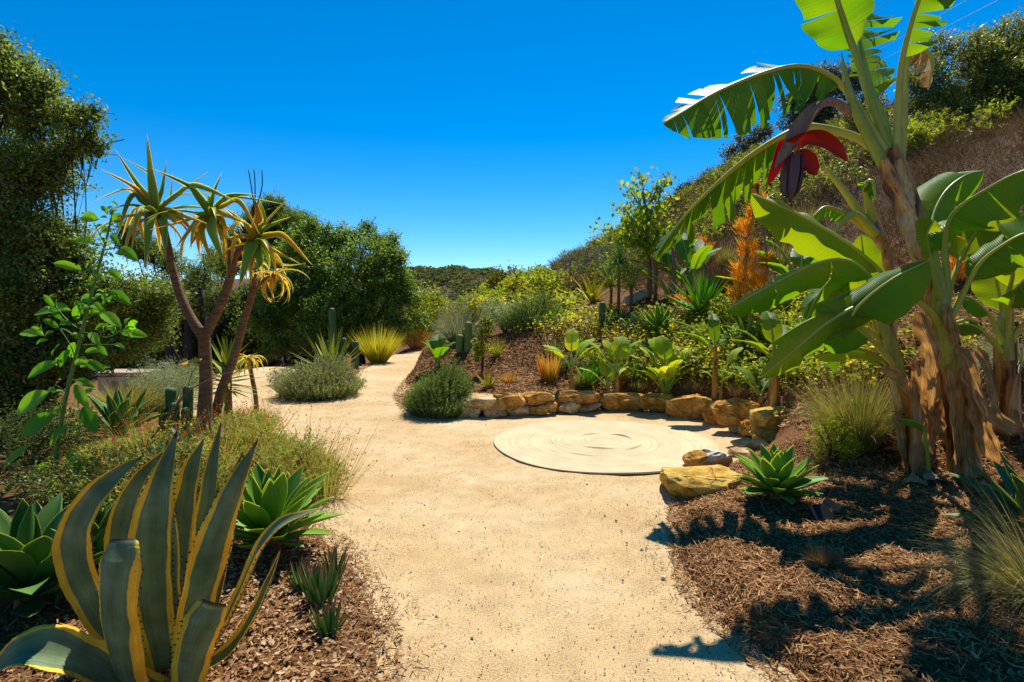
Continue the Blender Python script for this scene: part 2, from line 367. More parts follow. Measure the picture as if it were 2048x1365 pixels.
    geo = N('ShaderNodeNewGeometry'); co = geo.outputs['Position']
    a = noise(N, L, 28, 6, co, .75); b = noise(N, L, 1.3, 4, co); c = noise(N, L, 75, 4, co, .7)
    mul = ramp(N, L, a, [(.3, (.05, .02, .008)), (.48, (.18, .078, .027)), (.62, (.31, .15, .055)), (.75, (.42, .24, .1))])
    mul = mixc(N, L, .6, mul, ramp(N, L, b, [(.3, .7), (.7, 1.25)]), 'MULTIPLY')
    dry = ramp(N, L, a, [(.3, (.045, .026, .014)), (.5, (.11, .066, .034)), (.7, (.21, .135, .07))])
    at = N('ShaderNodeAttribute', attribute_name='dry')
    col = mixc(N, L, at.outputs['Fac'], mul, dry)
    finish(t, N, L, col, .95, c, .9, .03, spec=.1)
    # jute rug
    m, t, N, L = nodes('jute')
    tcn = N('ShaderNodeTexCoord'); co = tcn.outputs['Object']
    ln = N('ShaderNodeVectorMath', operation='LENGTH'); L(co, ln.inputs[0])
    w = N('ShaderNodeTexNoise', noise_dimensions='1D'); w.inputs['Scale'].default_value = 26; w.inputs['Detail'].default_value = 3; L(ln.outputs['Value'], w.inputs['W'])
    a = noise(N, L, 3, 5, co); fi = noise(N, L, 190, 2, co)
    col = ramp(N, L, w.outputs[0], [(.3, (.55, .425, .235)), (.5, (.61, .485, .285)), (.7, (.65, .53, .33))])
    col = mixc(N, L, .8, col, ramp(N, L, a, [(.3, .8), (.7, 1.12)]), 'MULTIPLY')
    col = mixc(N, L, .6, col, ramp(N, L, fi, [(.3, .75), (.7, 1.15)]), 'MULTIPLY')
    finish(t, N, L, col, .9, fi, .4, .006, spec=.1)
special_materials()
def streaked():
    m, t, N, L = nodes('deadleaf_streak')
    uv = N('ShaderNodeUVMap'); mp = N('ShaderNodeMapping'); mp.inputs['Scale'].default_value = (22, 1.3, 1); L(uv.outputs[0], mp.inputs[0])
    at = N('ShaderNodeAttribute', attribute_name='rnd'); cx = N('ShaderNodeCombineXYZ'); L(at.outputs['Fac'], cx.inputs[2])
    ad = N('ShaderNodeVectorMath', operation='ADD'); L(mp.outputs[0], ad.inputs[0]); sc = N('ShaderNodeVectorMath', operation='SCALE'); L(cx.outputs[0], sc.inputs[0]); sc.inputs['Scale'].default_value = 20; L(sc.outputs[0], ad.inputs[1])
    a = noise(N, L, 1.2, 5, ad.outputs[0], .65); geo = N('ShaderNodeNewGeometry'); b = noise(N, L, 9, 4, geo.outputs['Position'])
    col = ramp(N, L, a, [(.3, (.2, .085, .025)), (.45, (.5, .27, .085)), (.58, (.68, .44, .17)), (.72, (.66, .55, .38))])
    col = mixc(N, L, .8, col, ramp(N, L, b, [(.3, .45), (.65, 1.2)]), 'MULTIPLY')
    finish(t, N, L, col, .85, a, .8, .012, trans=.35, tcol=mixc(N, L, 1.0, col, (1.2, .95, .6), 'MULTIPLY'), spec=.1)
streaked()
def stones():
    for name, cols in (('sandstone', [(.24, .095, .016), (.5, .235, .045), (.68, .38, .09), (.74, .54, .24)]), ('sandstone_pale', [(.38, .2, .07), (.62, .4, .17), (.74, .55, .3), (.72, .52, .34)]), ('sandstone_yellow', [(.34, .17, .03), (.6, .36, .06), (.7, .46, .11), (.74, .56, .22)])):
        bpy.data.materials.remove(M[name]); m, t, N, L = nodes(name)
        co = N('ShaderNodeTexCoord').outputs['Object']; mp = N('ShaderNodeMapping'); mp.inputs['Scale'].default_value = (1, 1, 5); mp.inputs['Rotation'].default_value = (.25, .15, 0); L(co, mp.inputs[0])
        a = noise(N, L, 6, 7, co, .68); b = noise(N, L, 9, 6, mp.outputs[0], .7); f = noise(N, L, 70, 4, co, .75)
        v = N('ShaderNodeTexVoronoi', feature='DISTANCE_TO_EDGE'); v.inputs['Scale'].default_value = 6; L(mp.outputs[0], v.inputs['Vector'])
        col = ramp(N, L, a, [(.32, cols[0]), (.46, cols[1]), (.58, cols[2]), (.72, cols[3])])
        col = mixc(N, L, .65, col, ramp(N, L, b, [(.32, .55), (.6, 1.15)]), 'MULTIPLY'); col = mixc(N, L, .6, col, ramp(N, L, f, [(.3, .6), (.7, 1.25)]), 'MULTIPLY')
        col = mixc(N, L, ramp(N, L, v.outputs[0], [(.0, .55), (.02, 0)]), col, (.1, .045, .015))
        finish(t, N, L, col, .92, mixc(N, L, .35, b, f), 1.0, .03, spec=.1)
stones()

# ------------------------------------------------------------------ terrain
PATH_PX = [(820,1365),(806,1240),(772,1150),(715,1085),(655,1050),(615,1000),(592,930),(560,880),(500,850),(430,838),(330,832),
 (330,806),(400,790),(440,765),(470,744),(540,737),(578,743),(562,770),(548,798),(600,808),(650,803),(690,772),(725,742),(770,722),(815,707),(845,697),
 (885,693),(880,699),(850,710),(833,737),(800,767),(783,792),(792,816),(830,832),(880,838),(915,834),(1000,832),(1100,828),(1200,820),(1280,820),(1350,828),
 (1430,842),(1500,868),(1535,885),(1510,902),(1478,915),(1410,945),(1350,985),(1328,1020),(1330,1090),(1347,1180),(1405,1250),(1500,1345),(1525,1365)]
PATH_XY = np.array([[-.45, -8.0]]+[list(flat(*p)[:2]) for p in PATH_PX]+[[.95, -8.0]])
def path_sd(x, y):
    """signed distance to the path outline, negative inside"""
    x = np.asarray(x, float); y = np.asarray(y, float)
    d = np.full(x.shape, 1e9); ins = np.zeros(x.shape, bool)
    n = len(PATH_XY)
    for i in range(n):
        ax, ay = PATH_XY[i]; bx, by = PATH_XY[(i+1) % n]; ex, ey = bx-ax, by-ay
        tt = np.clip(((x-ax)*ex+(y-ay)*ey)/(ex*ex+ey*ey+1e-12), 0, 1)
        d = np.minimum(d, (x-ax-tt*ex)**2+(y-ay-tt*ey)**2)
        c = ((ay > y) != (by > y))
        if ey != 0: ins ^= c & (x < ex*(y-ay)/ey+ax)
    return np.where(ins, -1, 1)*np.sqrt(d)
CTRL = [tuple(P(*q)) for q in [(1700,740,6.4),(1560,790,7.3),(1400,782,8.4),(1200,780,9.15),(1000,784,9.1),(1100,781,9.2),(1300,782,8.9),
 (1050,690,11.6),(1250,690,10.4),(1400,650,10.1),(1500,640,9.6),(1320,645,10.9),(1250,620,12.5),(1130,640,14),(1000,690,12),(1350,560,14.5),(1180,590,18),(1150,560,24),
 (1500,560,14),(1600,480,16),(1450,450,22),(1200,525,35),(1300,455,32),(1400,395,32),(1500,330,32),(1700,300,22),(1900,330,16),(2048,245,20),(1650,560,10.5),
 (1700,275,36),(1900,260,23),(2048,205,32),(1050,562,45),(1000,600,30),(930,640,22),(1950,560,7.6),(2040,580,7.0),(1850,480,10.5),(1600,620,9.2),(900,690,14.5),(1800,640,7.2)]]
CTRL += [(1.5,2.3,.06),(3,2.4,.12),(4.4,2.6,.3),(3.66,4.75,.2),(2.6,5.0,.14),(2.0,4.0,.08),(4.6,4.6,.5),(3.3,6.0,.4),(-.9,8.4,.02),(-.8,9.6,.1),(-1.2,11.5,.1),(-1.3,15,.2),
 (-5,9,0),(-4,14,0),(-3.2,18,0),(-2.5,24,.1),(-9,13,-1.6),(-12,18,-2.6),(-7,22,-1.6),(-12,35,-3),(-20,20,-3),(-6,6,0),(-8,8,-.7),(-12,8,-1.6),(-4,3,.05),(-2,2.3,.05),(-2.5,5,.03),
 (-1,1,0),(1,0,0),(-40,60,-3),(0,80,0),(-60,0,-2),(-30,-30,0),(30,-30,3),(0,-20,0),(14,0,3),(30,10,11),(60,30,20),(60,80,22),(34,60,18),(22,50,15),(12,60,6),(0,120,0),(-90,90,-4),(90,90,24),(-5,12,0),(8,4,1.9)]
CTRL = np.array(CTRL)
def _tps_fit():
    xy = CTRL[:, :2]; n = len(xy)
    r = np.linalg.norm(xy[:, None]-xy[None], axis=-1); K = np.where(r > 0, r*r*np.log(r+1e-12), 0)+np.eye(n)*.05
    Pm = np.hstack([np.ones((n, 1)), xy]); Z = np.zeros((3, 3))
    return np.linalg.solve(np.block([[K, Pm], [Pm.T, Z]]), np.concatenate([CTRL[:, 2], np.zeros(3)]))
_W = _tps_fit()
def wob(x, y):
    return (np.sin(3.1*x+1.3*y)*np.sin(2.3*y-1.1*x+2)+.6*np.sin(7.3*x-4.1*y+1)*np.sin(6.7*y+3.9*x)+.4*np.sin(15.1*x+9*y)*np.sin(13.3*y-11*x+.7))
def base_h(x, y):
    xc = np.clip(np.asarray(x, float), -90, 90); yc = np.clip(np.asarray(y, float), -30, 120)
    sh = xc.shape; q = np.stack([xc.ravel(), yc.ravel()], -1); out = np.empty(len(q))
    for i in range(0, len(q), 20000):
        c = q[i:i+20000]; r2 = ((c[:, None]-CTRL[None, :, :2])**2).sum(-1)
        out[i:i+20000] = (np.where(r2 > 0, .5*r2*np.log(r2+1e-12), 0)@_W[:len(CTRL)])+_W[-3]+c@_W[-2:]
    return out.reshape(sh)
def H(x, y):
    x = np.asarray(x, float); y = np.asarray(y, float)
    sd = path_sd(x, y)+.035*wob(x*2.2, y*2.2)
    w = np.clip((sd+.04)/.42, 0, 1); w = w*w*(3-2*w)
    b = base_h(x, y); rough = np.clip(b/4, 0, 1)
    up = np.maximum(b, -4)+.055+.022*wob(x, y)+rough*.12*wob(x*.6, y*.6)
    return -.05+w*(up+.05)
_T = {}
def Hf(x, y):
    """terrain height read back from the ground mesh (bilinear)"""
    xs, ys, Z = _T['x'], _T['y'], _T['z']; x = np.clip(x, xs[0], xs[-1]-1e-6); y = np.clip(y, ys[0], ys[-1]-1e-6)
    i = np.clip(np.searchsorted(xs, x, 'right')-1, 0, len(xs)-2); j = np.clip(np.searchsorted(ys, y, 'right')-1, 0, len(ys)-2)
    u = (x-xs[i])/(xs[i+1]-xs[i]); v = (y-ys[j])/(ys[j+1]-ys[j])
    return Z[j, i]*(1-u)*(1-v)+Z[j, i+1]*u*(1-v)+Z[j+1, i]*(1-u)*v+Z[j+1, i+1]*u*v
def h1(x, y): return float(Hf(np.array([x]), np.array([y]))[0])
def G(px, py, ymin=1.2, ymax=80):
    """point of the terrain seen at a photo pixel"""
    Y = np.geomspace(ymin, ymax, 900); d = ray(px, py); pts = A(0, 0, CAMZ)[None]+d[None]*(Y/d[1])[:, None]
    g = Hf(pts[:, 0], pts[:, 1]); g = np.where((g < 0) & (g > -.08) & (pts[:, 1] < 24), 0, g)
    hit = np.nonzero(pts[:, 2] <= g)[0]
    return pts[hit[0]] if len(hit) else pts[-1]
def onground(x, y, dz=0.0): return A(x, y, h1(x, y)+dz)
def spx(px, Y): return px*Y/F

def build_ground():
    xs = np.concatenate([-np.geomspace(900, 6.2, 44), np.arange(-6.0, 8.01, .055), np.geomspace(8.3, 900, 44)])
    ys = np.concatenate([-np.geomspace(300, 1, 14), np.arange(.4, 13.01, .06), np.geomspace(13.2, 900, 70)])
    X, Y = np.meshgrid(xs, ys); Z = H(X, Y); _T.update(x=xs, y=ys, z=Z)
    mb = MB(); mb.grid(np.stack([X, Y, Z], -1), np.stack([X, Y], -1))
    o = mb.build('ground', 'ground'); tag(o, 'brown bark mulch beds and dry hillside soil', kind='structure')
    dry = np.clip((base_h(X, Y)-2.2)/1.6, 0, 1)
    a = o.data.attributes.new('dry', 'FLOAT', 'POINT'); a.data.foreach_set('value', dry.astype(np.float32).ravel())
    # sand path sheet; the mulch beds rise through it along its outline
    xs = np.arange(-8.2, 4.2, .07); ys = np.concatenate([np.arange(-6, .6, .4), np.arange(.6, 24, .07)])
    X, Y = np.meshgrid(xs, ys); sd = path_sd(X, Y)
    Z = .006*wob(X*.7, Y*.7)+.003*wob(X*2.1, Y*2.3)
    idx = np.arange(X.size).reshape(X.shape)
    Q = np.stack([idx[:-1, :-1], idx[:-1, 1:], idx[1:, 1:], idx[1:, :-1]], -1)
    keep = (sd[:-1, :-1] < .34)
    mb = MB(); mb.add(np.stack([X, Y, Z], -1), Q[keep], np.stack([X, Y], -1))
    tag(mb.build('path', 'sand'), 'pale compacted sand path opening into a round plaza', kind='structure')
build_ground()

def build_far_hill():
    xs = np.linspace(-160, 90, 120); ys = np.linspace(75, 260, 60); X, Y = np.meshgrid(xs, ys)
    def hz(X, Y):
        sky = np.interp(X/Y*F+1024, [300, 700, 820, 900, 985, 1010, 1050, 1120, 1300], [560, 545, 540, 536, 543, 552, 560, 566, 580])
        crest = CAMZ+(612-sky)/F*165
        u = np.clip((Y-78)/(165-78), 0, 1); rise = u*u*(3-2*u)
        fall = np.clip((Y-165)/90, 0, 1)
        return -1.5+(crest-1.0+1.5)*rise-fall*6+.5*np.sin(X*.21+Y*.05)*np.sin(Y*.13+X*.03)*rise*(1-.75*u)
    mb = MB(); mb.grid(np.stack([X, Y, hz(X, Y)], -1)); o = mb.build('hill', 'ground')
    tag(o, 'far hill closing the valley', kind='structure')
    a = o.data.attributes.new('dry', 'FLOAT', 'POINT'); a.data.foreach_set('value', np.ones(X.size, np.float32))
    n = 9000; x = rng.uniform(-60, 45, n); y = rng.uniform(80, 172, n)
    z = hz(x, y); k = 16; r = rng.uniform(.5, 1.35, n)*(.8+.5*np.sin(x*.3)*np.sin(y*.2))
    c = np.stack([x, y, z+r*.3], -1)
    d = nz(rng.normal(size=(n, k, 3))); d[..., 2] = abs(d[..., 2])*.85
    p = (c[:, None]+d*r[:, None, None]).reshape(-1, 3)
    mb = MB(); leafquads(mb, p, nz(d.reshape(-1, 3)+rng.normal(0, .5, (n*k, 3))), np.repeat(r, k)*.62, .8, rr=np.repeat(rng.random(n), k))
    tag(mb.build('chaparral', 'chaparral'), 'green and grey chaparral scrub covering the far hill', 'scrub', kind='stuff')
def leafquads(mb, p, n, size, ratio=.5, rr=None, m=0, dirs=None):
    """one folded leaf-shaped quad for each position p with normal n"""
    k = len(p); n = nz(n)
    t = rng.normal(size=(k, 3)) if dirs is None else dirs
    t = nz(t-(t*n).sum(-1, keepdims=True)*n); s = np.cross(n, t)
    size = np.broadcast_to(size, (k,))[:, None]
    V = np.stack([p-t*size*.5, p+s*size*ratio*.5-n*size*.06, p+t*size*.5-n*size*.1, p-s*size*ratio*.5-n*size*.06], 1)
    Q = np.arange(k*4).reshape(k, 4)
    U = np.tile(np.array([[.5, 0], [1, .5], [.5, 1], [0, .5]]), (k, 1))
    mb.add(V, Q, U, rng.random(k) if rr is None else rr, m)
def blades(mb, base, d, L, w, droop=.3, seg=4, rr=None, m=0, side=None, tipw=.12):
    """tapered grass-like strips"""
    k = len(base); L = np.broadcast_to(L, (k,)); w = np.broadcast_to(w, (k,)); droop = np.broadcast_to(droop, (k,))
    t = np.linspace(0, 1, seg+1); d = nz(d)
    c = base[:, None]+d[:, None]*(L[:, None]*t)[..., None]
    c[..., 2] -= (droop*L)[:, None]*t**2.2
    if side is None:
        side = nz(np.cross(d, np.array([0, 0, 1.0]))+rng.normal(0, .6, (k, 3)))
    ww = (w[:, None]*(1-(1-tipw)*t**1.5))[..., None]*.5
    V = np.stack([c-side[:, None]*ww, c+side[:, None]*ww], 2)   # k,seg+1,2,3
    i = np.arange(k)[:, None]*(seg+1)*2+np.arange(seg)[None]*2
    Q = np.stack([i, i+1, i+3, i+2], -1)
    U = np.broadcast_to(np.stack(np.meshgrid([0, 1], t), -1), (k, seg+1, 2, 2))
    rr = rng.random(k) if rr is None else rr
    mb.add(V, Q, U, np.repeat(rr, seg), m)
build_far_hill()

# ------------------------------------------------------------------ mulch, chips, pebbles (uncountable)
def scatter(n, x0, x1, y0, y1, lo=.02, hi=9):
    x = rng.uniform(x0, x1, n); y = rng.uniform(y0, y1, n)
    s = path_sd(x, y); k = (s > lo) & (s < hi); return x[k], y[k]
def slivers(name, mat, label, parts, kindcat):
    mb = MB()
    for (x, y), L0, L1, w0, w1, lift in parts:
        k = len(x); z = Hf(x, y); z = np.where((z < .004) & (z > -.08), .004, z)
        a = rng.uniform(0, 2*math.pi, k); el = rng.normal(0, .28, k)
        d = np.stack([np.cos(a)*np.cos(el), np.sin(a)*np.cos(el), np.sin(el)], -1)
        L = rng.uniform(L0, L1, k)
        side = nz(np.cross(d, np.array([0, 0, 1.]))+np.stack([np.zeros(k), np.zeros(k), rng.normal(0, .5, k)], -1))
        blades(mb, np.stack([x, y, z+rng.uniform(.001, lift, k)], -1)-d*L[:, None]*.5, d, L, rng.uniform(w0, w1, k), rng.normal(0, .12, k), 2, side=side, tipw=.5)
    tag(mb.build(name, mat, smooth=False), label, kindcat, kind='stuff')
def near_edge(n, x0, x1, y0, y1, lo, hi): return scatter(n, x0, x1, y0, y1, lo, hi)
slivers('mulch', 'mulchbits', 'shredded brown bark mulch covering the planting beds',
        [(scatter(62000, .55, 4.4, 1.7, 5.6), .02, .075, .003, .009, .022), (scatter(20000, -3.2, -.2, 1.7, 5.0), .02, .075, .003, .009, .022),
         (scatter(30000, -2.0, 3.2, 7.4, 13.5), .04, .11, .007, .018, .03), (scatter(9000, -4.5, -2.0, 9, 16), .04, .11, .007, .018, .03),
         (scatter(26000, 3.0, 9, 4.5, 11), .04, .12, .007, .016, .03), (scatter(9000, -1.5, 3, 1.6, 6, -.14, .03), .012, .05, .002, .006, .006)], 'mulch')
def chips():
    x, y = scatter(5200, -2.6, -.2, 1.6, 3.6); k = len(x); keep = rng.random(k) < np.clip(1.3-abs(x+1.1), .12, 1); x, y = x[keep], y[keep]; k = len(x)
    x2, y2 = scatter(420, .6, 4.2, 1.8, 5.2); x = np.r_[x, x2]; y = np.r_[y, y2]; k = len(x)
    p = np.stack([x, y, Hf(x, y)+rng.uniform(.012, .03, k)], -1)
    mb = MB(); leafquads(mb, p, np.stack([rng.normal(0, .3, k), rng.normal(0, .3, k), np.ones(k)], -1), rng.uniform(.014, .042, k), .55)
    tag(mb.build('wood_chips', 'chips', smooth=False), 'pale wood chips and dead leaves strewn over the mulch', 'wood chips', kind='stuff')
chips()
def pebbles():
    n = 26000; x = rng.uniform(-3.5, 2.8, n); y = 1.6+rng.random(n)**1.4*9; s = path_sd(x, y)
    k = (s < .06) & (rng.random(n) < np.where(s > -.35, 1, .55)); x, y = x[k], y[k]; n = len(x)
    r = rng.uniform(.0012, .003, n)*np.where(rng.random(n) < .015, 2.2, 1); mb = MB()
    cube = np.array([[a, b, c] for a in (-1, 1) for b in (-1, 1) for c in (-.5, .8)], float)
    V = cube[None]*r[:, None, None]*rng.uniform(.6, 1.3, (n, 8, 1))+np.stack([x, y, np.full(n, .005)], -1)[:, None]
    q = np.array([[0, 1, 3, 2], [4, 6, 7, 5], [0, 4, 5, 1], [2, 3, 7, 6], [1, 5, 7, 3]])
    mb.add(V, (np.arange(n)[:, None, None]*8+q[None]), None, np.repeat(rng.random(n), 5))
    tag(mb.build('pebbles', 'pebbles', smooth=False), 'scattered grit and small pebbles on the sand path', 'pebbles', kind='stuff')
pebbles()

# ------------------------------------------------------------------ rug
def rug():
    f, b = flat(1208, 951), flat(1208, 843); c = (f+b)/2; R = (b[1]-f[1])/2
    l, r = flat(984, 893), flat(1432, 890); RX = (r[0]-l[0])/2; c[0] = (l[0]+r[0])/2
    nr, na = 230, 200; rr = np.linspace(0.001, 1, nr); an = np.linspace(0, 2*math.pi, na, endpoint=False)
    Rg, Ag = np.meshgrid(rr, an, indexing='ij')
    out = 1+.012*np.sin(3*Ag+1)+.008*np.sin(5*Ag)
    X = RX*Rg*np.cos(Ag)*out; Y = R*Rg*np.sin(Ag)*out
    Z = .012+.0016*np.cos(Rg*52*math.pi)+.004*np.sin(X*3+1)*np.sin(Y*4)
    def buckle(rad, a0, a1, h, w):                       # a raised wrinkle along a coil
        am = (Ag-a0) % (2*math.pi); span = (a1-a0) % (2*math.pi)
        e = np.where(am < span, np.sin(np.clip(am/span, 0, 1)*math.pi), 0)
        return h*e*np.exp(-((Rg-rad)/w)**2)
    Z += buckle(.27, .1, 1.25, .022, .008)+buckle(.25, 1.35, 2.6, .018, .008)+buckle(.29, 3.7, 5.2, .02, .008)+buckle(.345, 5.0, 6.1, .016, .008)+buckle(.47, 2.55, 3.7, .014, .007)+buckle(.53, 3.85, 4.5, .012, .007)+buckle(.6, 3.6, 4.0, .012, .007)
    Z += .022*np.exp(-(Rg/.3)**2)
    G3 = np.stack([X, Y, Z], -1)
    rim = G3[-1:].copy(); rim[..., 2] = .001; G3 = np.concatenate([G3, rim])
    mb = MB(); mb.grid(G3, closed=True)
    o = mb.build('rug', 'jute'); o.location = (c[0], c[1], .008)
    tag(o, 'round coiled jute rug with buckled middle lying on the sand', 'rug')
rug()

# ------------------------------------------------------------------ stones
import bmesh
def stone_mesh(name, size, seed, mat, rough=.06, slab=False, second=None):
    rs = np.random.default_rng(seed); bm = bmesh.new()
    n = 26 if not slab else 30
    v = nz(rs.normal(size=(n, 3)))
    v = np.sign(v)*np.abs(v)**(.55 if slab else .72)
    if slab: v[:, 2] = np.sign(v[:, 2])*np.clip(abs(v[:, 2])*1.6, .6, 1)
    for q in v: bm.verts.new(Vector(q*.5*np.asarray(size)*rs.uniform(.88, 1.08)))
    bmesh.ops.convex_hull(bm, input=bm.verts)
    loose = [q for q in bm.verts if not q.link_faces]; bmesh.ops.delete(bm, geom=loose, context='VERTS')
    s = min(size)
    bmesh.ops.bevel(bm, geom=bm.edges[:], offset=s*.035, segments=1, affect='EDGES', profile=.5, clamp_overlap=True)
    bmesh.ops.triangulate(bm, faces=bm.faces)
    for lim in (.34, .2):
        big = [e for e in bm.edges if e.calc_length() > s*lim]
        bmesh.ops.subdivide_edges(bm, edges=big, cuts=1, use_grid_fill=True)
        bmesh.ops.triangulate(bm, faces=bm.faces)
    from mathutils import noise as mn
    off = Vector((seed*3.1, seed*1.7, 0))
    for q in bm.verts:
        p = q.co/s
        d = mn.noise(p*1.6+off)*1.2+mn.noise(p*4.2+off)*.6+.5*mn.noise(Vector((p.x*.8, p.y*.8, p.z*7))+off)-(.9 if abs(mn.noise(p*2.3+off*2)) < .045 else 0)
        q.co += q.co.normalized()*s*rough*1.6*d
    me = bpy.data.meshes.new(name); bm.to_mesh(me); bm.free(); me.materials.append(M[mat])
    for p in me.polygons: p.use_smooth = False
    if second:
        me.materials.append(M[second])
        for p in me.polygons:
            if p.normal.z > .2 and p.center.z > size[2]*.12 and p.center.x > -size[0]*.12: p.material_index = 1
    return me
def stone_wall():
    boxes = [(908,802,945,836,2),(925,787,991,818,1),(937,815,964,835,1),(964,808,1012,836,1),(985,785,1051,820,0),(1043,784,1109,812,0),(1008,810,1060,834,1),(1052,810,1097,832,0),
     (1089,802,1115,824,0),(1104,781,1200,806,0),(1110,803,1160,826,1),(1155,803,1202,824,1),(1197,785,1286,823,0),(1273,790,1352,825,0),(1338,796,1431,848,0),(1427,799,1518,854,0),(1408,821,1458,867,0),
     (1458,848,1485,866,1),(1481,848,1510,877,0),(1502,838,1541,886,1),(1512,819,1616,854,1),(1524,848,1599,871,1),(1512,864,1582,889,1),(1466,884,1532,902,1),(1460,899,1502,917,1)]
    bx = [900, 1000, 1100, 1200, 1280, 1350, 1430, 1458, 1508, 1540, 1620]; by = [836, 836, 832, 824, 824, 834, 850, 867, 877, 887, 868]
    root = thing('stone_wall', 'low dry stone wall of orange sandstone curving round the plaza', 'stone wall', flat(1300, 826))
    lx, ly, lz = root.location
    for i, (x0, y0, x1, y1, k) in enumerate(boxes):
        cx, cy = (x0+x1)/2, (y0+y1)/2
        Yb = flat(cx, np.interp(cx, bx, by))[1]
        if i in (23, 24): Yb = flat(cx, y1)[1]
        w = spx(x1-x0, Yb)*1.16; h = spx(y1-y0, Yb)*1.1; dep = max(.16, min(w*.8, .42))
        p = P(cx, cy, Yb+dep*.42)
        if 17 < i < 23: w *= 1.15; h *= 1.25; p = P(cx, cy-4, Yb+dep*.12)
        me = stone_mesh('stone', (w, dep, h*1.05), 20+i, ('sandstone_yellow' if 18 < i < 23 else ('sandstone', 'sandstone_pale', 'grey_stone')[k]) if i else 'sandstone_pale')
        put(me, 'stone', root, (p[0]-lx, p[1]-ly, max(p[2], h*.36)-lz), Matrix.Rotation(random.uniform(-.15, .15), 3, 'Z'))
    # rubble core and footing between the stones
    # near rocks beside the agave
    p = flat(1426, 946); me = stone_mesh('boulder', (spx(102, 5.5), .4, .2), 77, 'sandstone', second='white_mineral')
    o = bpy.data.objects.new('boulder', me); COL.objects.link(o); o.location = (p[0], p[1]+.12, .085); tag(o, 'brown boulder with white crystalline top behind the flat yellow boulder', 'boulder')
    p = flat(1400, 1012); me = stone_mesh('boulder', (.7, .62, .25), 93, 'sandstone_yellow', rough=.055, slab=True)
    o = bpy.data.objects.new('boulder', me); COL.objects.link(o); o.location = (p[0]+.06, p[1]+.3, .075); o.rotation_euler = (.05, .03, -.2)
    tag(o, 'big flat topped yellow boulder at the mulch edge', 'boulder')
    # a few loose stones at the sand edge
    for (px, py, s, lab) in [(1326, 1158, .03, 'small white stone where the sand meets the right mulch'), (1283, 1100, .02, 'tiny grey stone at the sand edge below the flat yellow boulder')]:
        q = flat(px, py); me = stone_mesh('stone', (s, s, s*.8), 5+int(px), 'white_mineral'); o = bpy.data.objects.new('stone', me); COL.objects.link(o)
        o.location = (q[0], q[1], s*.3); tag(o, lab, 'stone')
stone_wall()

# ------------------------------------------------------------------ plant builders
def thick_profile(ch=.25, th=.16, k=9):
    s = np.linspace(-1, 1, k)
    top = [(a, ch*a*a, (a+1)/2) for a in s]; bot = [(a, ch*a*a-th*(1-a*a)-.004, (a+1)/2) for a in s[::-1]]
    return top+bot+[top[0]]
THIN = [(a, .22*abs(a)**1.3, (a+1)/2) for a in (-1, -.5, 0, .5, 1)]
def leaf_curve(L, bend, n=14, e0=0.0):
    t = np.linspace(0, 1, n); ang = e0+bend*t; ds = L/(n-1)
    x = np.concatenate([[0], np.cumsum(np.cos(ang[:-1])*ds)]); z = np.concatenate([[0], np.cumsum(np.sin(ang[:-1])*ds)])
    return np.stack([x, np.zeros(n), z], -1)
def shape_w(t, kind):
    if kind == 'att': return np.interp(t, [0, .12, .35, .55, .75, .9, 1], [.72, .62, .85, 1, .78, .36, .01])
    if kind == 'sword': return np.interp(t, [0, .3, .6, .85, 1], [1, .9, .7, .35, .01])
    if kind == 'lance': return np.interp(t, [0, .15, .45, .75, .92, 1], [.6, .8, 1, .66, .27, .01])
    if kind == 'aloe': return np.interp(t, [0, .1, .3, .6, .85, 1], [.7, .85, .9, .68, .36, .02])
    if kind == 'oval': return np.interp(t, [0, .06, .25, .5, .75, .92, 1], [.03, .35, .85, 1, .75, .3, .02])
_lm = {}
def rosette_leaf(kind, ratio, bend, mat, ch, th, k=7, n=13):
    key = (kind, ratio, bend, mat, ch, th, k, n)
    if key not in _lm:
        mb = MB(); t = np.linspace(0, 1, n)
        mb.sweep(leaf_curve(1, bend, n), ratio*.5*shape_w(t, kind), (0, 0, 1), thick_profile(ch, th, k), r=rng.random())
        _lm[key] = mb.mesh('leaf', mat)
    return _lm[key]
def rosette(name, label, loc, n, L, kind='att', ratio=.3, mat='att_green', e_in=80, e_out=-5, bends=(-.5, -.15, .2), ch=.3, th=.2, stem=0, cat='agave', rad=.06, joined=False, group=None, spread=.5, seed=1, tilt=(0, 0), k=7, nn=13, minL=.55, mname='leaf'):
    rs = np.random.default_rng(seed)
    root = thing(name, label, cat, loc, group)
    mbj = MB()
    for i in range(n):
        f = i/(n-1) if n > 1 else 1
        az = i*2.39996+rs.uniform(-.2, .2); e = math.radians(e_in+(e_out-e_in)*f**.85+rs.uniform(-6, 6))
        l = L*(minL+(1-minL)*math.sin(math.pi*min(1, .25+f*.6)))*rs.uniform(.9, 1.1)
        bend = float(rs.choice(bends)); p = Vector((math.cos(az)*rad*f, math.sin(az)*rad*f, stem-rad*spread*f))
        R = Matrix.Rotation(tilt[0], 3, 'X') @ Matrix.Rotation(tilt[1], 3, 'Y') @ Matrix.Rotation(az, 3, 'Z') @ Matrix.Rotation(-e, 3, 'Y') @ Matrix.Rotation(rs.uniform(-.2, .2), 3, 'X')
        if joined:
            t = np.linspace(0, 1, nn); q = leaf_curve(l, bend, nn)@np.array(R).T+np.array(p)
            mbj.sweep(q, l*ratio*.5*shape_w(t, kind), None, thick_profile(ch, th, k) if k > 3 else THIN, fixed_side=np.array(R)@A(0, -1, 0), r=rs.random())
        else:
            put(rosette_leaf(kind, ratio, bend, mat, ch, th, k, nn), mname, root, p, R, l)
    if joined: tag(mbj.build('leaves', mat, root), kind='stuff')
    if stem > .03:
        mb = MB(); mb.tube([(0, 0, -.08), (0, 0, stem*.5), (0, 0, stem)], [rad*.8, rad*.7, rad*.9], 9, n=8); mb.build('stem', 'aloe_bark', root)
    return root
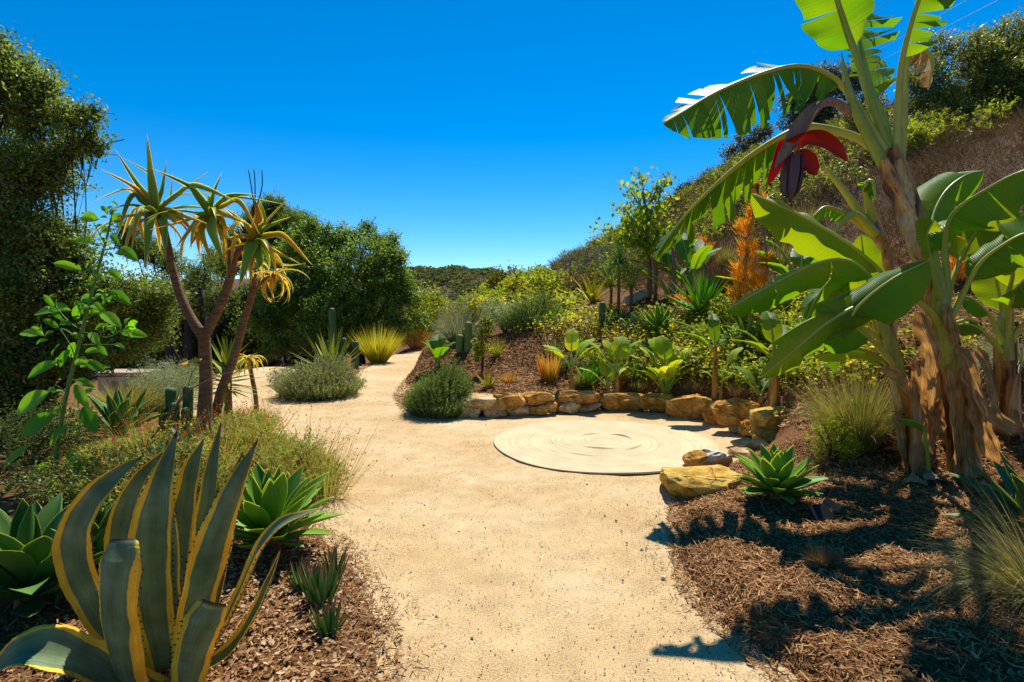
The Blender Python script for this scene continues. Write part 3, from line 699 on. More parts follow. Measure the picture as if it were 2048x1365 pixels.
def grass(name, label, loc, n, h, spread, mat, w=.004, droop=(.1, .5), seg=5, cat='grass tuft', base_r=.08, group=None, lean=(0, 0), seeds=None, up=1.0):
    loc = np.asarray(loc, float); a = rng.uniform(0, 2*math.pi, n); rr = np.sqrt(rng.random(n))
    d = nz(np.stack([np.cos(a)*rr*spread+lean[0], np.sin(a)*rr*spread+lean[1], np.full(n, up)], -1))
    b = np.stack([np.cos(a)*rr*base_r, np.sin(a)*rr*base_r, np.full(n, -.01)], -1)
    L = h*rng.uniform(.55, 1.05, n); mb = MB()
    blades(mb, b, d, L, w*rng.uniform(.7, 1.3, n), rng.uniform(*droop, n)*(.3+rr), seg)
    root = thing(name, label, cat, loc, group); tag(mb.build('blades', mat, root), kind='stuff')
    if seeds:
        k = int(n*seeds[1]); i = rng.choice(n, k); t = rng.uniform(.75, 1, k)
        p = b[i]+d[i]*(L[i]*t)[:, None]; p[:, 2] -= .15*L[i]
        m2 = MB(); leafquads(m2, p, rng.normal(size=(k, 3)), h*.03, .5); tag(m2.build('seed_heads', seeds[0], root), kind='stuff')
    return root
def sprays(mb, centers, radii, dens, leaf, ratio, per=12, slen=.3, up=.35, m=0, shell=.55, twig=None, bot=-.75):
    """leafy twigs through the lobes of a crown"""
    for c, r in zip(centers, radii):
        r3 = np.broadcast_to(np.asarray(r, float), (3,)); k = max(6, int(dens*(r3[0]*r3[1]*r3[2])**(2/3)))
        d = nz(rng.normal(size=(k, 3))); d[:, 2] = np.maximum(d[:, 2], bot+rng.uniform(-.2, .2, k)); d = nz(d)
        rad = shell+(1.06-shell)*np.sqrt(rng.random(k))
        rad = np.where(rng.random(k) < .1, rad*rng.uniform(1.05, 1.4, k), rad)
        q = np.asarray(c)+d*r3*rad[:, None]
        g = nz(d+rng.normal(0, .55, (k, 3))+np.array([0, 0, up]))
        sl = slen*rng.uniform(.5, 1.3, k); t = rng.random((k, per))
        p = q[:, None]+g[:, None]*(sl[:, None]*(t-.4))[..., None]+rng.normal(0, slen*.13, (k, per, 3))
        n = nz(rng.normal(0, .8, (k, per, 3))+np.array([0, 0, .7]))
        leafquads(mb, p.reshape(-1, 3), n.reshape(-1, 3), leaf*rng.uniform(.65, 1.3, k*per), ratio, rr=np.clip(np.repeat(rng.random(k), per)*.6+rng.random(k*per)*.4, 0, 1), m=m,
                  dirs=(g[:, None]+rng.normal(0, .7, (k, per, 3))).reshape(-1, 3))
        if twig is not None:
            j = rng.random(k) < .45; kk = j.sum()
            blades(twig, q[j]-g[j]*(sl[j]*.9)[:, None]-d[j]*r3*.1, g[j], sl[j]*1.5, .012*leaf/.04, 0, 2)
def tree(name, label, lobes, base, leaf=.05, mat='oak', dens=260, per=12, bark='bark', trunk_r=.14, slen=.35, ratio=.5, cat='tree', up=.35, limbs=True, group=None, shell=.5, lean=None, bot=-.75, clump=5):
    """lobes: (px, py, Y, r_px) ; base: world point of the trunk foot"""
    C = [P(a, b, Y) for a, b, Y, r in lobes]; R = [spx(r, Y)*A(1, .95, .92) for a, b, Y, r in lobes]
    base = np.asarray(base, float); root = thing(name, label, cat, base)
    mb = MB(); tw = MB(); Cl = [c-base for c in C]
    C2, R2 = [], []                                               # every lobe breaks up into uneven clumps
    for c, r in zip(Cl, R):
        for _ in range(clump):
            d = nz(rng.normal(size=3)); C2.append(c+d*r*rng.uniform(.35, .82)); R2.append(r*rng.uniform(.3, .52))
        C2.append(c); R2.append(r*.6)
    sprays(mb, C2, R2, dens*.95, leaf, ratio, per, slen, up, twig=tw, shell=shell, bot=bot)
    cen = np.mean(Cl, axis=0); fork = A(cen[0]*.35, cen[1]*.35, max(.25*cen[2], .3))
    tw2 = MB(); tw2.tube([A(0, 0, -.3), fork*.5+A(.05, 0, 0)*trunk_r, fork], [trunk_r*1.25, trunk_r, trunk_r*.8], 9, n=8)
    if limbs:
        for c, r in zip(Cl, R):
            mid = (fork+c)/2+rng.normal(0, .12, 3)*np.linalg.norm(c-fork)*.5
            g = min(1, r[0]/.75)*trunk_r; tw2.tube([fork*.92, mid, c], [g*.45, g*.24, g*.06], 6, n=9)
            for _ in range(5):
                e = c+nz(rng.normal(size=3))*r*.9; tw2.tube([mid+(c-mid)*.75, (c+e)/2+rng.normal(0, .1, 3)*r, e], [g*.14, g*.09, g*.03], 5, n=6)
    tw2.build('trunk', bark, root); mb.build('crown', mat, root)
    if tw.n: tag(tw.build('twigs', bark, root), kind='stuff')
    return root
def shrub(name, label, loc, rx, rz, mat, leaf=.03, dens=420, per=10, ratio=.5, ry=None, up=.5, cat='shrub', slen=None, lumps=5, bark='bark', group=None, shell=.45, flower=None):
    root = thing(name, label, cat, loc, group); ry = ry or rx*.9; mb = MB(); tw = MB()
    dens = max(dens, .5*18.8/(per*leaf*leaf*ratio))
    C = [A(0, 0, rz*.5)]; R = [A(rx*.72, ry*.72, rz*.5)]
    for i in range(lumps):
        a = i*2*math.pi/lumps+rng.uniform(-.4, .4); q = rng.uniform(.35, .6)
        C.append(A(math.cos(a)*rx*q, math.sin(a)*ry*q, rz*rng.uniform(.35, .68))); R.append(A(rx, ry, rz*.8)*rng.uniform(.34, .48))
    sprays(mb, C, R, dens, leaf, ratio, per, slen or rx*.3, up, shell=shell)
    st = MB()
    for i in range(12):
        a = rng.uniform(0, 2*math.pi); e = A(math.cos(a)*rx*.7, math.sin(a)*ry*.7, rz*rng.uniform(.5, .9))
        st.tube([A(0, 0, -.05), e*A(.4, .4, .55), e], [.018*max(rx, .4), .012*max(rx, .4), .003], 5, n=6)
    tag(st.build('stems', bark, root), kind='stuff'); tag(mb.build('foliage', mat, root), kind='stuff')
    if flower:
        k = flower[1]; d = nz(rng.normal(size=(k, 3))); d[:, 2] = abs(d[:, 2]); p = d*A(rx, ry, rz*.55)*1.05+A(0, 0, rz*.5)
        m2 = MB(); leafquads(m2, p, rng.normal(size=(k, 3)), flower[2], .6); tag(m2.build('flowers', flower[0], root), kind='stuff')
    return root
def feathery(name, label, loc, rx, rz, mat, n, w=.004, cat='shrub', flower=None, L=.3, group=None, jit=.22):
    """dense bush of upright thin-leaved shoots (lavender, rosemary)"""
    root = thing(name, label, cat, loc, group); mb = MB()
    a = rng.uniform(0, 2*math.pi, n); rr = np.sqrt(rng.random(n)); q = np.stack([np.cos(a)*rr*rx*.78, np.sin(a)*rr*rx*.78, np.zeros(n)], -1)
    top = rz*np.sqrt(np.maximum(0, 1-rr**2*.85))*rng.uniform(.35, 1.02, n)*(.85+.2*np.sin(q[:, 0]*9/rx*.5)*np.sin(q[:, 1]*8/rx*.5+1)); q[:, 2] = np.maximum(top-L, 0)
    d = nz(np.stack([np.cos(a)*rr*.75, np.sin(a)*rr*.75, np.ones(n)], -1)+rng.normal(0, jit, (n, 3)))
    r1 = np.clip(rng.normal(.45, .25, n), 0, 1)
    blades(mb, q, d, L*rng.uniform(.7, 1.25, n), w, .05, 2, rr=r1)
    per = 7; t = rng.random((n, per)); p = q[:, None]+d[:, None]*(L*t)[..., None]
    ld = nz(d[:, None]+rng.normal(0, .7, (n, per, 3)))
    leafquads(mb, p.reshape(-1, 3), rng.normal(size=(n*per, 3)), L*.2, .22, rr=np.repeat(r1, per), dirs=ld.reshape(-1, 3))
    mb.build('foliage', mat, root)
    st = MB()
    for i in range(14):
        b = rng.uniform(0, 2*math.pi); e = A(math.cos(b)*rx*.6, math.sin(b)*rx*.6, rz*.6); st.tube([A(0, 0, -.05), e*A(.4, .4, .6), e], [.012, .008, .003], 5, n=5)
    tag(st.build('stems', 'bark', root), kind='stuff')
    if flower:
        k = flower[1]; i = rng.choice(n, k); m2 = MB(); p0 = q[i]+d[i]*L
        if flower[3]: blades(m2, p0, nz(d[i]+rng.normal(0, .25, (k, 3))+A(*flower[4])), flower[3], w*.6, .1, 2); p0 = p0+nz(d[i]+A(*flower[4]))*flower[3]
        leafquads(m2, p0, rng.normal(size=(k, 3)), flower[2], .6); tag(m2.build('flower_stalks', flower[0], root), kind='stuff')
    return root
def cactus_columns(name, label, loc, cols, mat='cactus', cat='cactus', ribs=9, group=None):
    """cols: (dx, dy, height, radius)"""
    root = thing(name, label, cat, loc, group)
    for dx, dy, h, r in cols:
        an = np.linspace(0, 2*math.pi, ribs*4, endpoint=False); z = np.concatenate([np.linspace(-.05, h-r, 9), h-r+r*np.sin(np.linspace(.3, 1.5, 5))])
        pr = np.concatenate([np.full(9, 1.), np.cos(np.linspace(.3, 1.5, 5))]); rad = r*(1+.13*np.cos(an*ribs))
        Gm = np.stack([dx+pr[:, None]*rad*np.cos(an)+.02*np.sin(z*3)[:, None], dy+pr[:, None]*rad*np.sin(an), np.broadcast_to(z[:, None], (len(z), len(an)))], -1)
        mb = MB(); mb.grid(Gm, closed=True); mb.build('column', mat, root)
    return root
def blade_shape(u): return np.interp(u, [0, .03, .1, .25, .5, .75, .9, .97, 1], [.12, .5, .78, .95, 1, .88, .55, .26, .02])
def banana_leaf(root, pts, W, t0=.3, hint=(0, 0, 1), fold=(-.35, -.35), curl=(-.5, -.5), tear=0, mat='banana', pet=(.03, .008), petmat='petiole', n=44, seed=0, widths=(1, 1), name='leaf', label=None, wave=.03, gapf=.22, fwd=.16):
    """midrib through world points, two half blades hinged on it, optional tears between the veins"""
    rs = np.random.default_rng(seed); o0 = A(*root.location)
    dense = cr(np.array(pts)-o0, 300); sl = np.concatenate([[0], np.cumsum(np.linalg.norm(np.diff(dense, axis=0), axis=1))]); Ltot = sl[-1]
    def at(t): return np.stack([np.interp(np.clip(t, 0, 1)*Ltot, sl, dense[:, k]) for k in range(3)], -1)
    hint = np.broadcast_to(A(*hint), (3,))
    mb = MB()
    for sgn, fo, cu, wm in ((1, fold[0], curl[0], widths[0]), (-1, fold[1], curl[1], widths[1])):
        if wm <= 0: continue
        ns = max(1, int(tear)) if tear else 1
        cuts = np.sort(np.concatenate([[0, 1], (np.arange(1, ns)+rs.uniform(-.48, .48, max(ns-1, 0)))/ns]))
        for a, b in zip(cuts[:-1], cuts[1:]):
            m = max(4, int(n*(b-a))+1); s = np.array([0, .12, .35, .6, .82, 1.0]); u = np.linspace(a, b, m)
            uc = (a+b)/2; gap = (.015+1.7*gapf*rs.random()**2 if ns > 1 else 0); dj = rs.normal(0, .22) if ns > 1 else 0; sh = rs.uniform(.84, 1.05) if ns > 1 else 1
            Ug = u[:, None]+(uc-u[:, None])*gap*s[None]**1.3
            t = t0+(1-t0)*Ug; p = at(t); dt = .004; T = nz(at(t+dt)-at(t-dt))
            S = nz(np.cross(T, hint))*sgn; N = np.cross(S, T)*sgn
            w = W*wm*sh*blade_shape(Ug)
            th = fo+cu*s[None]+dj*s[None]+wave*10*.35*np.sin(Ug*23+seed+sgn)*s[None]**2*.3
            # integrate the curl so that the blade bends smoothly outwards
            off = w[..., None]*(s[None, :, None]*(S*np.cos(th)[..., None]+N*np.sin(th)[..., None]))+T*(w*s[None]*fwd)[..., None]
            off += N*(wave*w*np.sin(Ug*31+seed*2)*s[None]**2)[..., None]
            Uv = np.stack(np.broadcast_arrays(Ug*Ltot, s[None]), -1)
            mb.grid(p+off, Uv, rs.random())
    o = mb.build(name, mat, root)
    if label: o['label'] = label
    pm = MB(); tt = np.linspace(0, 1, 26); pm.tube(at(tt)-0, np.interp(tt, [0, t0, 1], [pet[0], pet[0]*.62, pet[1]*.5]), 8)
    pm.build('petiole', petmat, o)
    return o
def paddle_plant(name, label, loc, leaves, mat='strel', cat='plant', stem=None, petmat='petiole_green', group=None, tear=0):
    """leaves: (azimuth deg, lean, petiole length, blade length, half width); world-up clump such as strelitzia or a young banana"""
    root = thing(name, label, cat, loc, group); loc = A(*loc)
    z0 = 0
    if stem:
        h, r = stem; mb = MB(); mb.tube([(0, 0, -.05), (.01, 0, h*.5), (0, 0, h)], [r*1.2, r, r*.7], 8, n=8); mb.build('stem', 'banana_stem', root); z0 = h*.9
    for i, (az, lean, pl, bl, hw) in enumerate(leaves):
        lean *= .62; hw *= 1.45; a = math.radians(az); r = A(math.cos(a), math.sin(a), 0); s = math.sin(lean); c = math.cos(lean)
        p0 = loc+A(0, 0, z0)+r*.02; p1 = p0+(r*s*.6+A(0, 0, 1)*c)*pl*.55; p2 = p0+(r*s+A(0, 0, 1)*c)*pl
        p3 = p2+(r*(s+.25)+A(0, 0, 1)*(c-.1))*bl*.5; p4 = p2+(r*(s*1.25+.3)+A(0, 0, 1)*(c-.28))*bl
        banana_leaf(root, [p0, p1, p2, p3, p4], hw, t0=pl/(pl+bl), hint=tuple(-r*.6+A(0, 0, .8)), fold=(.25, .25), curl=(-.2, -.2), mat=mat, pet=(.014*max(hw, .05)/.08, .004), petmat=petmat, seed=i+int(az)%360, n=16, tear=tear)
    return root

# ------------------------------------------------------------------ banana clump on the right
def ribbon(root, pts, w, mat='deadleaf_streak', name='dead_leaf', seed=0, hint=(0, -1, .2), fold=.35):
    mat = 'deadleaf_streak' if mat in ('deadleaf', 'banana_husk') and name == 'dead_leaf' else mat
    rs = np.random.default_rng(seed); o0 = A(*root.location); p = cr(np.array(pts)-o0, 34); mb = MB()
    T = nz(np.gradient(p, axis=0)); S = nz(np.cross(T, np.broadcast_to(A(*hint), p.shape))); N = np.cross(S, T)
    t = np.linspace(0, 1, len(p)); s = np.linspace(-1, 1, 9)
    ww = w*np.interp(t, [0, .1, .5, .85, 1], [.55, .9, 1, .75, .3])*(1+.12*np.sin(t*17+seed))
    tw = .8*np.sin(t*5+seed)*.5
    S2 = S*np.cos(tw)[:, None]+N*np.sin(tw)[:, None]; N2 = -S*np.sin(tw)[:, None]+N*np.cos(tw)[:, None]
    hgt = fold*np.cos(s*math.pi*1.1)[None]*.5+.16*np.sin(s[None]*9+t[:, None]*6+seed)+.1*np.sin(t[:, None]*31+s[None]*3)
    mb.grid(p[:, None]+S2[:, None]*(ww[:, None]*s[None])[..., None]*.5+N2[:, None]*(ww[:, None]*hgt*.6)[..., None], None, rs.random())
    mb.build(name, mat, root)
def pseudostem(root, pts, rad, mat, seed=0, husks=5, name='stem', huskmat='banana_husk'):
    o0 = A(*root.location); rs = np.random.default_rng(seed); p = cr(np.array(pts)-o0, 30)
    rad = np.interp(np.linspace(0, 1, 30), np.linspace(0, 1, len(rad)), rad)
    mb = MB(); T = nz(np.gradient(p, axis=0)); X = nz(np.cross(T, np.broadcast_to(A(0, 1, 0), T.shape))); Yv = np.cross(X, T)
    an = np.linspace(0, 2*math.pi, 20, endpoint=False); k = np.arange(30)
    rr = rad[:, None]*(1+.06*np.sin(an*3+seed)[None]+.05*np.sin(an*5+k[:, None]*.25+seed)+.03*np.sin(an*9-k[:, None]*.4))
    mb.grid(p[:, None]+rr[..., None]*(X[:, None]*np.cos(an)[None, :, None]+Yv[:, None]*np.sin(an)[None, :, None]), None, .5, closed=True)
    st = mb.build(name, mat, root)
    # overlapping leaf sheaths clasping the stem
    for i in range(husks):
        a0 = rs.uniform(0, 2*math.pi); i0 = int(rs.uniform(0, 14)); i1 = min(29, i0+int(rs.uniform(8, 15))); m = i1-i0
        if m < 4: continue
        aa = np.linspace(-1, 1, 9)*rs.uniform(.7, 1.2); hb = MB(); tt = np.linspace(0, 1, m)
        ang = a0+aa[None]*np.interp(tt, [0, .6, 1], [1, .8, .25])[:, None]+.25*tt[:, None]
        r2 = rad[i0:i1, None]*(1.07+.05*rs.random()+.10*tt[:, None]**3+.04*np.sin(aa[None]*7+tt[:, None]*9))
        hb.grid(p[i0:i1, None]+r2[..., None]*(X[i0:i1, None]*np.cos(ang)[..., None]+Yv[i0:i1, None]*np.sin(ang)[..., None]), None, rs.random())
        hb.build('sheath', huskmat, root)
    return st
def bananas():
    Yb = 4.75
    def base(px, py): g = G(px, py); return g
    # tall flowering stem
    b1 = P(1915, 975, 4.95); b1[2] = h1(b1[0], b1[1])
    t1 = thing('banana_plant', 'tall flowering banana plant with red bracts high on a brown stem', 'banana plant', b1, 'banana plants in the clump')
    b1l = b1-A(0, 0, .08)
    pseudostem(t1, [b1l, P(1905, 830, 4.95), P(1888, 680, 4.92), P(1855, 540, 4.88), P(1815, 420, 4.85), P(1788, 330, 4.82), P(1778, 295, 4.8)], [.115, .1, .085, .085, .092, .085, .06], 'banana_stem', 3, 5)
    # the peeling husk under the crown
    ribbon(t1, PP([(1770, 318, 4.72), (1800, 385, 4.7), (1830, 460, 4.72), (1850, 530, 4.76)]), .17, 'banana_husk', 'sheath', 4, fold=.9)
    ribbon(t1, PP([(1800, 318, 4.7), (1815, 390, 4.7), (1832, 430, 4.72)]), .1, 'banana_husk', 'sheath', 8, fold=.8)
    L1 = PP([(1780, 320, 4.8), (1752, 275, 4.8), (1712, 208, 4.78), (1668, 158, 4.74), (1605, 133, 4.68), (1530, 146, 4.6), (1435, 184, 4.5), (1370, 222, 4.42), (1326, 248, 4.38)])
    banana_leaf(t1, L1, .42, .3, (0, -.15, 1), (.35, -1.0), (-.3, -.35), 22, 'banana_dark', pet=(.04, .01), seed=11, widths=(.6, .95), wave=.05, gapf=.07, label='long arching banana leaf with tattered fringe')
    L2 = PP([(1775, 325, 4.82), (1758, 306, 4.8), (1718, 278, 4.85), (1670, 262, 4.9), (1610, 254, 4.98), (1540, 286, 5.05), (1470, 336, 5.1), (1400, 400, 5.12), (1350, 456, 5.12), (1308, 516, 5.1)])
    banana_leaf(t1, L2, .46, .36, (.35, -.5, .8), (-1.15, -1.2), (-.15, -.2), 20, 'banana_dark', pet=(.042, .008), seed=12, widths=(.5, .95), wave=.03, gapf=.07, fwd=.3)
    L3 = PP([(1784, 320, 4.82), (1752, 235, 4.8), (1715, 120, 4.76), (1692, 55, 4.72), (1668, -25, 4.66), (1650, -120, 4.6), (1610, -190, 4.5)])
    banana_leaf(t1, L3, .3, .46, (.1, .9, .2), (-.35, -.5), (.6, .8), 5, 'banana', pet=(.042, .012), petmat='petiole_green', seed=13, wave=.12, gapf=.1)
    L4 = PP([(1786, 320, 4.86), (1768, 240, 4.95), (1745, 185, 5.05), (1728, 120, 5.15), (1716, 60, 5.25), (1722, 0, 5.35)])
    banana_leaf(t1, L4, .46, .36, (.3, -.9, .3), (.1, .1), (-.3, -.3), 13, pet=(.04, .012), petmat='petiole_green', seed=14, widths=(1, .35), wave=.1, gapf=.45, fwd=.45)
    L5 = PP([(1792, 330, 4.8), (1795, 235, 4.78), (1803, 130, 4.74), (1822, 50, 4.7), (1850, -30, 4.66), (1890, -110, 4.6)])
    banana_leaf(t1, L5, .26, .5, (.0, -.9, .4), (.1, -.2), (-.2, -.5), 9, pet=(.038, .012), seed=15, widths=(1.0, .1), wave=.12, gapf=.5)
    L6 = PP([(1798, 335, 4.84), (1806, 230, 4.84), (1812, 130, 4.84), (1835, 95, 4.84), (1865, 120, 4.82), (1858, 175, 4.8)])
    banana_leaf(t1, L6, .16, .62, (0, -.8, .4), (-.4, -.6), (-.8, -.8), 10, 'deadleaf', pet=(.045, .008), seed=16, wave=.2, gapf=.7, label='withered brown banana leaf')
    L7 = PP([(1770, 335, 4.78), (1735, 270, 4.76), (1705, 205, 4.74), (1690, 150, 4.74), (1683, 105, 4.74)])
    pm = MB(); pm.tube(np.array(cr(L7, 20))-b1, [.045, .042, .036, .022, .004], 10); pm.build('petiole', 'petiole_green', t1)
    # flower: stalk, spread bracts, closed bud
    fl = thing('banana_flower', 'hanging purple banana bud under opened red bracts', 'flower', P(1582, 310, 4.7), None)
    # (it hangs from the stem, still one thing with its bracts)
    o0 = A(*fl.location)
    def bract(pts, w, mats, hint, nm, ch=.9):
        p = cr(np.array(PP(pts))-o0, 16); mb = MB(); t = np.linspace(0, 1, 16)
        mb.sweep(p, w*.5*np.interp(t, [0, .15, .5, .8, 1], [.35, .8, 1, .7, .04]), hint, [(a, ch*a*a, (a+1)/2) for a in np.linspace(-1, 1, 9)])
        mb.sweep(p, w*.5*np.interp(t, [0, .15, .5, .8, 1], [.35, .8, 1, .7, .04]), hint, [(a*1.01, ch*a*a-.05, (a+1)/2) for a in np.linspace(-1, 1, 9)], m=1)
        mb.build(nm, mats, fl)
    bract([(1640, 205, 4.7), (1605, 250, 4.66), (1578, 300, 4.64), (1548, 338, 4.64)], .12, ['bract_outer', 'bract_red'], (-.6, -.8, .2), 'bract', .9)
    bract([(1590, 292, 4.72), (1620, 272, 4.68), (1660, 285, 4.66), (1697, 325, 4.66)], .13, ['bract_red', 'bract_outer'], (.1, -.75, -.6), 'bract', .5)
    bract([(1575, 292, 4.72), (1556, 300, 4.7), (1545, 335, 4.7), (1532, 370, 4.7)], .14, ['bract_red', 'bract_red'], (.5, -.7, .1), 'bract', .6)
    bract([(1590, 318, 4.74), (1606, 318, 4.7), (1620, 335, 4.7), (1632, 352, 4.7)], .15, ['bract_red', 'bract_outer'], (-.1, -1, .1), 'bract', .6)
    bract([(1570, 290, 4.68), (1590, 280, 4.62), (1615, 274, 4.6), (1636, 286, 4.6)], .1, ['bract_red', 'bract_red'], (0, -.8, -.6), 'bract', .5)
    p = cr(np.array(PP([(1588, 305, 4.7), (1586, 330, 4.7), (1582, 370, 4.7), (1580, 405, 4.7)]))-o0, 18); mb = MB()
    mb.tube(p, [.045, .058, .066, .068, .062, .045, .006], 16); bud = mb.build('bud', 'bud_purple', fl)
    mb = MB()
    for i in range(6):
        a = i*math.pi/3+.3; q = p[2:17]+np.stack([np.cos(a)*.001*np.ones(15), np.sin(a)*.001*np.ones(15), np.zeros(15)], -1)
        side = A(-math.sin(a), math.cos(a), 0)
        w = np.interp(np.linspace(0, 1, 15), [0, .4, .8, 1], [.03, .036, .026, .003]); rr = np.interp(np.linspace(0, 1, 15), [0, .5, .85, 1], [.058, .071, .058, .012])
        mb.sweep(q+A(math.cos(a), math.sin(a), 0)*rr[:, None], w, None, [(-1, -.25, 0), (0, .06, .5), (1, -.25, 1)], fixed_side=side)
    tag(mb.build('bud_scales', 'bud_purple', fl), kind='stuff')
    fm = MB(); k = 40; a = rng.uniform(0, 2*math.pi, k); bb = np.stack([np.cos(a)*.05, np.sin(a)*.05, rng.uniform(.02, .05, k)], -1)
    blades(fm, bb, np.stack([np.cos(a)*.5, np.sin(a)*.5, -np.ones(k)], -1), .06, .012, 0, 2); tag(fm.build('florets', 'aloe_yellow', fl), kind='stuff')
    mb = MB(); mb.tube(np.array(PP([(1700, 225, 4.78), (1670, 205, 4.74), (1640, 210, 4.7), (1612, 250, 4.7), (1590, 305, 4.7)]))-o0, [.04, .035, .035, .035, .03], 9, n=20); mb.build('flower_stalk', 'bract_outer', fl)

    # front green stem with dead skirt
    b2 = P(1928, 972, 4.62); b2[2] = h1(b2[0], b2[1])
    t2 = thing('banana_plant', 'green stemmed banana plant in front, skirted with hanging dead leaves', 'banana plant', b2, 'banana plants in the clump')
    pseudostem(t2, [b2-A(0, 0, .08), P(1922, 850, 4.62), P(1905, 740, 4.62), P(1893, 680, 4.62), P(1887, 630, 4.62)], [.115, .1, .085, .075, .06], 'banana_stem', 5, 6)
    pseudostem(t2, [P(1905, 745, 4.6), P(1895, 700, 4.58), P(1886, 650, 4.58), P(1882, 600, 4.58), P(1878, 540, 4.6)], [.07, .072, .066, .055, .03], 'banana_stem_green', 6, 0, 'upper_stem')
    def BL(root, pts, W, t0, hint, **kw): return banana_leaf(root, PP(pts), W, t0, hint, **kw)
    BL(t2, [(1888, 660, 4.58), (1855, 618, 4.5), (1812, 596, 4.42), (1740, 602, 4.35), (1660, 642, 4.28), (1590, 700, 4.22), (1522, 755, 4.18)], .15, .3, (.2, -.5, .8), fold=(.3, -.4), curl=(-.3, -.9), mat='banana_young', tear=3, gapf=.04, pet=(.03, .009), seed=21, widths=(.7, 1.1))
    BL(t2, [(1890, 640, 4.6), (1893, 560, 4.58), (1890, 480, 4.55), (1910, 425, 4.45), (1965, 385, 4.3), (2040, 345, 4.12), (2120, 330, 3.95)], .34, .36, (-.2, -.35, .9), fold=(-.55, .25), curl=(-.5, -.6), tear=3, mat='banana', pet=(.04, .012), petmat='petiole_green', seed=22, wave=.06, gapf=.05, label='broad banana leaf reaching out to the right')
    BL(t2, [(1885, 640, 4.62), (1878, 560, 4.66), (1868, 490, 4.75), (1865, 440, 4.9), (1890, 385, 5.0), (1930, 352, 5.05), (1968, 342, 5.1)], .26, .4, (.1, -.75, .6), fold=(-.3, -.1), curl=(-.3, -.4), tear=4, mat='banana', pet=(.035, .01), petmat='petiole_green', seed=23, gapf=.06)
    BL(t2, [(1895, 650, 4.62), (1925, 590, 4.58), (1960, 528, 4.5), (2010, 488, 4.42), (2060, 465, 4.35), (2130, 470, 4.25)], .22, .35, (0, -.4, .9), fold=(-.3, .35), curl=(-.5, -.4), mat='banana', tear=4, gapf=.06, pet=(.03, .01), seed=24, wave=.08)
    BL(t2, [(1880, 600, 4.56), (1868, 545, 4.5), (1856, 500, 4.45), (1853, 470, 4.4), (1868, 440, 4.38)], .14, .55, (.3, -.8, .5), fold=(.1, .1), curl=(-.2, -.2), mat='banana_young', pet=(.03, .008), petmat='petiole_green', seed=25)
    BL(t2, [(1900, 650, 4.66), (1935, 640, 4.75), (1955, 648, 4.8), (1925, 655, 4.8), (1905, 648, 4.8)], .08, .4, (0, -.6, .8), mat='banana_young', pet=(.02, .006), seed=26)
    # left stem
    b3 = P(1832, 945, 4.85); b3[2] = h1(b3[0], b3[1])
    t3 = thing('banana_plant', 'leaning banana plant on the left of the clump with low broad leaves', 'banana plant', b3, 'banana plants in the clump')
    pseudostem(t3, [b3-A(0, 0, .08), P(1822, 890, 4.84), P(1805, 800, 4.8), P(1785, 715, 4.78), P(1768, 640, 4.75), P(1757, 590, 4.74)], [.085, .072, .062, .056, .048, .035], 'banana_stem', 7, 4)
    pseudostem(t3, [P(1800, 770, 4.72), P(1785, 700, 4.7), P(1765, 650, 4.7), P(1758, 620, 4.7)], [.05, .055, .045, .03], 'banana_stem_green', 9, 0, 'upper_stem')
    BL(t3, [(1795, 745, 4.7), (1765, 700, 4.55), (1724, 666, 4.4), (1700, 640, 4.32), (1730, 600, 4.28), (1790, 555, 4.25), (1858, 521, 4.22)], .27, .36, (.1, -.7, .65), fold=(-.1, -.2), curl=(-.3, -.8), mat='banana', pet=(.026, .009), seed=31, wave=.07, label='broad glossy leaf in front of the stems')
    BL(t3, [(1775, 690, 4.75), (1765, 600, 4.7), (1735, 548, 4.65), (1690, 520, 4.6), (1625, 530, 4.52), (1535, 574, 4.45), (1450, 622, 4.38)], .25, .3, (.25, -.45, .8), fold=(-.5, -.35), curl=(-.2, -.9), mat='banana', tear=3, gapf=.04, pet=(.026, .008), seed=32, widths=(.4, 1.05), wave=.06)
    BL(t3, [(1775, 690, 4.78), (1785, 610, 4.8), (1765, 550, 4.8), (1720, 506, 4.76), (1660, 466, 4.7), (1585, 424, 4.65), (1503, 388, 4.6)], .25, .33, (.3, -.5, .75), fold=(.2, -.75), curl=(-.2, -.75), mat='banana_young', pet=(.026, .009), seed=33, widths=(.6, 1), wave=.08)
    BL(t3, [(1762, 700, 4.85), (1748, 650, 4.86), (1740, 600, 4.86), (1731, 540, 4.84), (1722, 470, 4.8)], .15, .25, (-.1, -.95, .2), fold=(.35, .35), curl=(-.3, -.3), mat='banana_young', pet=(.022, .01), seed=34)
    BL(t3, [(1775, 720, 4.85), (1740, 650, 4.9), (1690, 620, 4.95), (1620, 640, 5.0), (1545, 685, 5.02)], .17, .3, (.2, -.5, .8), fold=(-.6, -.3), curl=(-.3, -.4), mat='banana', pet=(.024, .008), seed=35, tear=3, gapf=.05)
    BL(t3, [(1800, 770, 4.8), (1768, 725, 4.75), (1735, 702, 4.7), (1690, 696, 4.65), (1625, 712, 4.6)], .13, .3, (.1, -.4, .9), fold=(-.7, -.2), curl=(-.3, -.3), mat='banana_young', pet=(.025, .007), seed=36, tear=3, gapf=.1)
    BL(t3, [(1785, 720, 4.9), (1760, 620, 5.0), (1720, 560, 5.1), (1680, 548, 5.15), (1640, 585, 5.2), (1612, 640, 5.2)], .17, .4, (.3, -.4, .8), fold=(-.7, -.7), curl=(-.4, -.4), mat='banana', pet=(.022, .007), seed=37, tear=7)
    BL(t3, [(1790, 740, 4.95), (1750, 690, 5.1), (1725, 660, 5.2), (1690, 690, 5.25), (1670, 745, 5.25)], .14, .4, (.2, -.7, .6), fold=(-.4, -.4), mat='banana', pet=(.02, .007), seed=38, tear=4)
